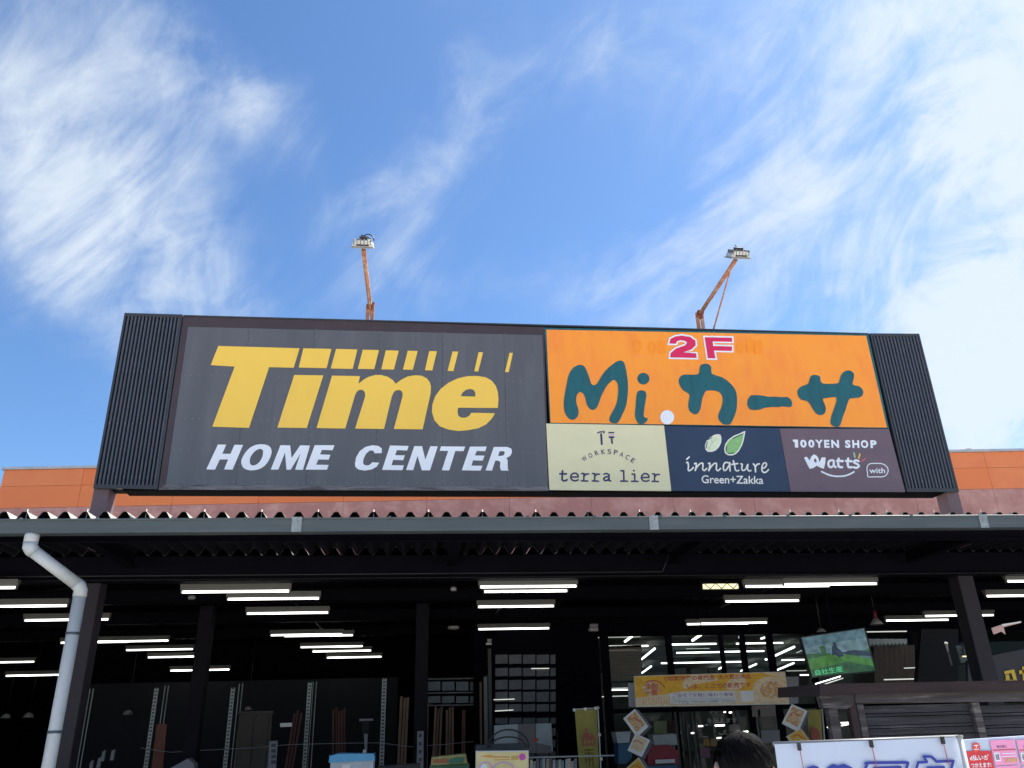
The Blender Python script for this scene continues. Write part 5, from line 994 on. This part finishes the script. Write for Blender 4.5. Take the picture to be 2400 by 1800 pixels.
# fascia with yellow characters
fs = thing('fascia_sign', 'dark fascia with bold yellow characters at the right photo edge', 'sign', at(2350, 1600, 10.4))
pbox([(2268, 1548), (2480, 1505), (2490, 1640), (2270, 1640)], 10.4, .05, 'board', mat('dark slate board', (.022, .022, .032), .6), fs)
s15 = Sheet(10.39, 2100, 1380, .14465)
for pts in ([(1285, 1370), (1385, 1355), (1395, 1405), (1345, 1425), (1360, 1485), (1305, 1490)], [(1755, 1335), (1915, 1305), (1960, 1470), (1905, 1480), (1870, 1365), (1760, 1385)], [(1770, 1395), (1830, 1385), (1845, 1470), (1785, 1478)], [(2040, 1265), (2075, 1255), (2075, 1500), (2060, 1500)], [(1990, 1325), (2160, 1290), (2170, 1350), (2000, 1385)], [(1770, 1478), (1960, 1470), (1965, 1500), (1775, 1505)]):
    poly(s15, pts, M['yelkan'], fs, 'character_stroke', .003)

# ------------------------------------------------------------------ timber kiosk
KY = 7.2
ks = thing('timber_kiosk', 'weathered dark timber kiosk with plank walls behind the white banner', 'kiosk', (at(2150, 1800, KY).x, KY+.5, 0))
pbox([(1922, 1603), (2460, 1593), (2460, 1619), (1922, 1629)], KY-.08, .9, 'roof_board', M['woodred'], ks)
pbox([(2005, 1629), (2460, 1619), (2460, 1642), (2005, 1649)], KY, .08, 'beam', M['wood'], ks, bevel=.004); pbox([(1921, 1631), (2002, 1629.5), (2003, 1649), (1985, 1661), (1930, 1660)], KY+.01, .07, 'beam', M['wood'], ks, bevel=.004)
def kpost(q, m): 
    P_ = [at(x, y, KY) for x, y in q]; x0_ = (P_[0].x+P_[3].x)/2; x1_ = (P_[1].x+P_[2].x)/2; MB().box(x0_, x1_, KY+.015, KY+.09, 0, P_[0].z).build('post', m, ks, bevel=.004)
kpost([(1944, 1661), (1966, 1661), (1976, 1734), (1955, 1734)], M['wood']); kpost([(1994, 1650), (2013, 1650), (2019, 1734), (2005, 1734)], M['woodred']); kpost([(2014, 1650), (2029, 1650), (2038, 1734), (2022, 1734)], M['wood'])
kpost([(2282, 1646), (2301, 1646), (2313, 1724), (2296, 1724)], M['wood'])
for (xa, xb_) in ((2028, 2284), (2300, 2480)):
    ys = [1651, 1670, 1678, 1698, 1705, 1722, 1740, 1760, 1780]; z_l = [at((xa+xb_)/2, y, KY+.05).z for y in ys]; x0_ = at(xa, 1690, KY+.05).x; x1_ = at(xb_, 1690, KY+.05).x
    for i in range(len(z_l)-1): MB().box(x0_, x1_, KY+.05+random.uniform(0, .01), KY+.075, z_l[i+1]+.004, z_l[i]-.002).build('plank', M['plank'], ks)
    MB().box(x0_, x1_, KY+.08, KY+.1, 0, z_l[0]).build('backing_board', M['dark'], ks)

# ------------------------------------------------------------------ white banners on the barrier
WY = 5.2
wb = thing('white_banner', 'white cloth banner with large royal blue characters tied to a rail at the lower right', 'banner', (at(2030, 1745, WY).x, WY, 0))
def cloth(q, Y, nm, m, parent, amp=.006):
    Q = [at(x, y, Y) for x, y in q]; n, m_ = 24, 8; V = []; Fs = []
    zb_ = .25
    Q[2].z = zb_; Q[3].z = zb_; Q[2].x = Q[1].x+.0; Q[3].x = Q[0].x
    for j in range(m_+1):
        for i in range(n+1):
            u, v = i/n, j/m_; p = (Q[0]*(1-u)+Q[1]*u)*(1-v)+(Q[3]*(1-u)+Q[2]*u)*v; V.append(p+Vector((0, amp*math.sin(u*19)+amp*.5*math.sin(u*7+v*5), 0)))
    for j in range(m_):
        for i in range(n): k = j*(n+1)+i; Fs.append((k, k+1, k+n+2, k+n+1))
    o = MB().add(V, Fs).build(nm, m, parent)
    for p in o.data.polygons: p.use_smooth = True
    return o
cloth([(1815, 1744.5), (2243, 1728), (0, 0), (0, 0)], WY, 'cloth', M['tarp'], wb)
MB().tube([at(1812, 1743.5, WY+.03), at(2246, 1727, WY+.03)], .012, 8).build('rail', M['dome'], wb)
s16 = Sheet(WY-.012, 1900, 1650, .22604)
def bl(lines, w=26): strokes(s16, lines, w, M['blue'], wb, 'character_stroke', .002)
bl([[(570, 616), (600, 610), (1005, 606)], [(585, 625), (560, 690), (560, 900)], [(1010, 610), (985, 700), (985, 900)], [(660, 665), (930, 655)], [(670, 665), (665, 760), (920, 755), (930, 655)]], 30)
bl([[(1115, 606), (1205, 602)], [(1205, 600), (1175, 548)], [(1175, 545), (1250, 545), (1285, 575), (1305, 600)], [(1305, 598), (1480, 590)], [(1480, 592), (1450, 700), (1440, 900)], [(1115, 610), (1085, 700), (1080, 900)], [(1215, 660), (1380, 655), (1370, 740), (1210, 745), (1215, 660)]], 28)
bl([[(185, 672), (240, 640)], [(240, 640), (280, 660), (350, 640), (420, 670)], [(150, 720), (430, 712)], [(230, 760), (180, 850)], [(330, 760), (400, 850)]], 34); bl([[(-30, 672), (30, 655), (70, 665)], [(-60, 740), (80, 735)]], 34)
poly(s16, [(180, 690), (240, 622), (290, 640), (345, 620), (380, 640), (430, 690)], M['blue'], wb, 'character_stroke', .001)
poly(s16, [(-30, 690), (20, 642), (70, 645), (80, 690)], M['blue'], wb, 'character_stroke', .001)
for x, y in ((1873.8, 1750), (2043, 1743), (2210.5, 1735)):
    p = at(x, y, WY-.03); c_ = MB().box(p.x-.009, p.x+.009, WY-.035, WY-.015, p.z-.022, p.z+.022).build('clip', M['black'], wb); MB().tube([(p.x+.004, WY-.02, p.z), (p.x+.01, WY-.02, p.z-.14)], .0025, 5).build('cord', M['redtxt'], c_)
pp = at(2249, 1728, WY-.04); rp_ = thing('barrier_pole', 'white plastic pole between the two white banners', 'pole', (pp.x, WY-.04, 0)); MB().tube([(pp.x, WY-.04, 0), (pp.x, WY-.04, pp.z)], .017, 10).build('tube', M['paper'], rp_); MB().tube([(pp.x, WY-.04, pp.z-.005), (pp.x, WY-.04, pp.z+.012)], .021, 10).build('cap', M['dome'], rp_)
nb = thing('notice_board', 'white panel carrying a red payment notice and pink posters at the right edge', 'panel', (at(2340, 1740, WY).x, WY, 0))
q0, q1 = at(2256, 1734, WY+.02), at(2440, 1722, WY+.02); MB().hexa([Vector((q0.x, WY+.02, .2)), Vector((q1.x, WY+.02, .2)), q1, q0], [Vector((q0.x, WY+.05, .2)), Vector((q1.x, WY+.05, .2)), q1+Vector((0, .03, 0)), q0+Vector((0, .03, 0))]).build('board', M['tarp'], nb)
s17 = Sheet(WY+.015, 1900, 1650, .22604)
poly(s17, [(1605, 490), (1870, 484), (1905, 664), (1960, 950), (1690, 960), (1630, 664)], M['red'], nb, 'red_notice', .002); poly(s17, smooth([(1680, 412), (1745, 408), (1756, 482), (1690, 488)], n=2), M['logored'], nb, 'logo', .003)
strokes(s17, [[(1695, 430), (1735, 428)], [(1715, 425), (1718, 450)], [(1700, 470), (1740, 468)]], 9, M['white'], nb, 'logo_mark', .005)
text(s17, 'd払いが', [(1645, 530), (1845, 522), (1855, 580), (1655, 588)], M['white'], nb, 'lettering', .005, off=.02); text(s17, 'つかえます!', [(1660, 612), (1868, 605), (1876, 655), (1668, 664)], M['white'], nb, 'lettering', .005, off=.02)
for ox in (0, 275):
    poly(s17, [(1855+ox, 378-ox*.02), (2108+ox, 366-ox*.02), (2165+ox, 625-ox*.02), (1912+ox, 636-ox*.02)], M['pinkcard'], nb, 'pink_poster', .002); poly(s17, [(1912+ox, 646), (2165+ox, 634), (2230+ox, 900), (1975+ox, 915)], M['pinkcard'], nb, 'pink_poster', .002)
    poly(s17, [(1900+ox, 505), (1955+ox, 503), (1975+ox, 590), (1915+ox, 595)], M['white'], nb, 'poster_box', .004); text(s17, '抽選', [(1912+ox, 515), (1950+ox, 513), (1965+ox, 580), (1924+ox, 584)], M['ink'], nb, 'lettering', .006, off=.01)
    text(s17, '最大還元', [(1930+ox, 430), (2030+ox, 426), (2035+ox, 452), (1935+ox, 456)], M['ink'], nb, 'lettering', .005, off=.005)
    strokes(s17, [[(1895+ox, 480), (2120+ox, 470)]], 10, M['redtxt'], nb, 'poster_line', .004); strokes(s17, [[(1990+ox, 515), (2120+ox, 508)], [(1985+ox, 545), (2130+ox, 538)]], 7, M['white'], nb, 'poster_line', .004)
    text(s17, '2000', [(2010+ox, 562), (2140+ox, 556), (2150+ox, 602), (2018+ox, 608)], M['gold'], nb, 'lettering', .005, off=.02)

# ------------------------------------------------------------------ person walking towards the entrance
PY = 2.9; pc = at(1732, 1726, PY); HT = pc.z
def skin(name, verts, edges, radii, m, parent, sub=1, root=0):
    me = bpy.data.meshes.new(name); me.from_pydata([Vector(v) for v in verts], edges, []); o = bpy.data.objects.new(name, me); COL.objects.link(o); o.parent = parent
    sk = o.modifiers.new('skin', 'SKIN'); 
    for i, r_ in enumerate(radii): me.skin_vertices[0].data[i].radius = (r_, r_) if not isinstance(r_, tuple) else r_
    me.skin_vertices[0].data[root].use_root = True
    s_ = o.modifiers.new('sub', 'SUBSURF'); s_.levels = s_.render_levels = sub; me.materials.append(m); return o
pr = thing('person', 'person with short black hair and dark coat standing at the bottom edge before the entrance', 'person', (pc.x, PY, 0))
k = HT/1.62
def sc(v): return (v[0]*k, v[1]*k, v[2]*k)
bv_ = [(0, 0, .90), (0, 0, 1.05), (0, .01, 1.22), (0, 0, 1.34), (0, 0, 1.40), (0, -.005, 1.50), (0, 0, 1.56),
       (-.19, 0, 1.31), (-.23, .01, 1.05), (-.22, -.06, .82), (-.21, -.08, .74), (.19, 0, 1.31), (.23, .01, 1.05), (.22, -.06, .82), (.21, -.08, .74),
       (-.09, 0, .84), (-.10, -.04, .46), (-.10, .02, .08), (-.10, -.12, .04), (.09, 0, .84), (.10, .05, .46), (.10, .10, .08), (.10, -.04, .04)]
be = [(0, 1), (1, 2), (2, 3), (3, 4), (4, 5), (5, 6), (3, 7), (7, 8), (8, 9), (9, 10), (3, 11), (11, 12), (12, 13), (13, 14), (0, 15), (15, 16), (16, 17), (17, 18), (0, 19), (19, 20), (20, 21), (21, 22)]
brd = [(.15, .10), (.13, .09), (.16, .10), (.13, .08), .055, (.075, .092), (.06, .075), .06, .045, .035, .03, .06, .045, .035, .03, .09, .06, .045, .035, .09, .06, .045, .035]
skin('body', [sc(v) for v in bv_], be, [tuple(c*k for c in r_) if isinstance(r_, tuple) else r_*k for r_ in brd], M['skin'], pr, 2)
for sx in (-1, 1):
    for fi, (dx, ln) in enumerate(((-.03, .07), (-.01, .085), (.01, .08), (.028, .065))):
        skin('finger', [sc((sx*.21+dx, -.085, .72)), sc((sx*.21+dx, -.09, .72-ln*.5)), sc((sx*.21+dx, -.075, .72-ln))], [(0, 1), (1, 2)], [.009, .008, .007], M['skin'], pr)
    skin('thumb', [sc((sx*.185, -.09, .745)), sc((sx*.165, -.11, .72)), sc((sx*.16, -.11, .695))], [(0, 1), (1, 2)], [.011, .010, .008], M['skin'], pr)
skin('coat', [sc(v) for v in [(0, 0, .72), (0, 0, 1.0), (0, .01, 1.22), (0, 0, 1.36), (-.19, 0, 1.32), (-.235, .01, 1.05), (-.225, -.06, .84), (.19, 0, 1.32), (.235, .01, 1.05), (.225, -.06, .84)]], [(0, 1), (1, 2), (2, 3), (3, 4), (4, 5), (5, 6), (3, 7), (7, 8), (8, 9)], [(.20*k, .14*k), (.175*k, .12*k), (.19*k, .125*k), (.12*k, .09*k), .08*k, .062*k, .052*k, .08*k, .062*k, .052*k], M['coat'], pr, 2)
skin('trousers', [sc(v) for v in [(0, 0, .90), (-.09, 0, .84), (-.10, -.04, .46), (-.10, .02, .10), (.09, 0, .84), (.10, .05, .46), (.10, .10, .10)]], [(0, 1), (1, 2), (2, 3), (0, 4), (4, 5), (5, 6)], [.15*k, .11*k, .08*k, .065*k, .11*k, .08*k, .065*k], M['coat'], pr, 2)
import bmesh
bm = bmesh.new(); bmesh.ops.create_icosphere(bm, subdivisions=4, radius=1)
for v_ in bm.verts:
    c = v_.co; low = max(0, -c.z); x, y, z = c.x*.098, c.y*.112, c.z*.115
    if c.z < -.2 and c.y > .1: y *= .72                       # face side (towards the entrance) stays open below the fringe
    wv = .0035*math.sin(c.x*34+c.z*9)+.003*math.sin(c.y*40+c.x*13)
    s_ = 1+wv*8; v_.co = Vector((x*s_, y*s_-.005, z*s_+1.52))*k
me = bpy.data.meshes.new('hair'); bm.to_mesh(me); bm.free(); me.materials.append(M['hair'])
for p in me.polygons: p.use_smooth = True
ho = bpy.data.objects.new('hair', me); COL.objects.link(ho); ho.parent = pr
hs = MB(); hc = Vector((pc.x, PY, 0))
for i in range(900):
    th_ = random.uniform(0, 2*math.pi); ph0 = random.uniform(.02, .5)**1.0; L0 = random.uniform(.5, 1.3); pts_ = []
    for j in range(6):
        ph = ph0+L0*j/5; rr = 1.015+.02*math.sin(i*1.7+j)+(.05*j/5 if i % 4 == 0 else 0)
        pts_.append(hc+Vector(sc((.098*rr*math.sin(ph)*math.cos(th_+.12*j), .112*rr*math.sin(ph)*math.sin(th_+.12*j)-.005, .115*rr*math.cos(ph)+1.52))))
    w_ = Vector((-math.sin(th_), math.cos(th_), 0))*.0016
    for j in range(5): hs.add([pts_[j]-w_, pts_[j]+w_, pts_[j+1]+w_*.7, pts_[j+1]-w_*.7], [(0, 1, 2, 3)])
o = hs.build('hair_strands', M['hair'], pr); o['kind'] = 'stuff'
for sx in (-1, 1): MB().tube([Vector((pc.x, PY, 0))+Vector(sc((sx*.092, 0, 1.47))), Vector((pc.x, PY, 0))+Vector(sc((sx*.102, -.01, 1.51))), Vector((pc.x, PY, 0))+Vector(sc((sx*.094, 0, 1.535)))], [.008, .014, .008], 8).build('ear', M['skin'], pr)
for sx in (-1, 1): MB().tube([Vector((pc.x, PY, 0))+Vector(sc((sx*.03, .082, 1.505))), Vector((pc.x, PY, 0))+Vector(sc((sx*.03, .093, 1.505)))], [.013, .006], 8).build('eye', M['white'], pr)
MB().tube([Vector((pc.x, PY, 0))+Vector(sc((0, .085, 1.50))), Vector((pc.x, PY, 0))+Vector(sc((0, .112, 1.465)))], [.008, .015], 8).build('nose', M['skin'], pr); MB().tube([Vector((pc.x, PY, 0))+Vector(sc((-.022, .09, 1.435))), Vector((pc.x, PY, 0))+Vector(sc((.022, .09, 1.435)))], .006, 6).build('mouth', M['redp'], pr)
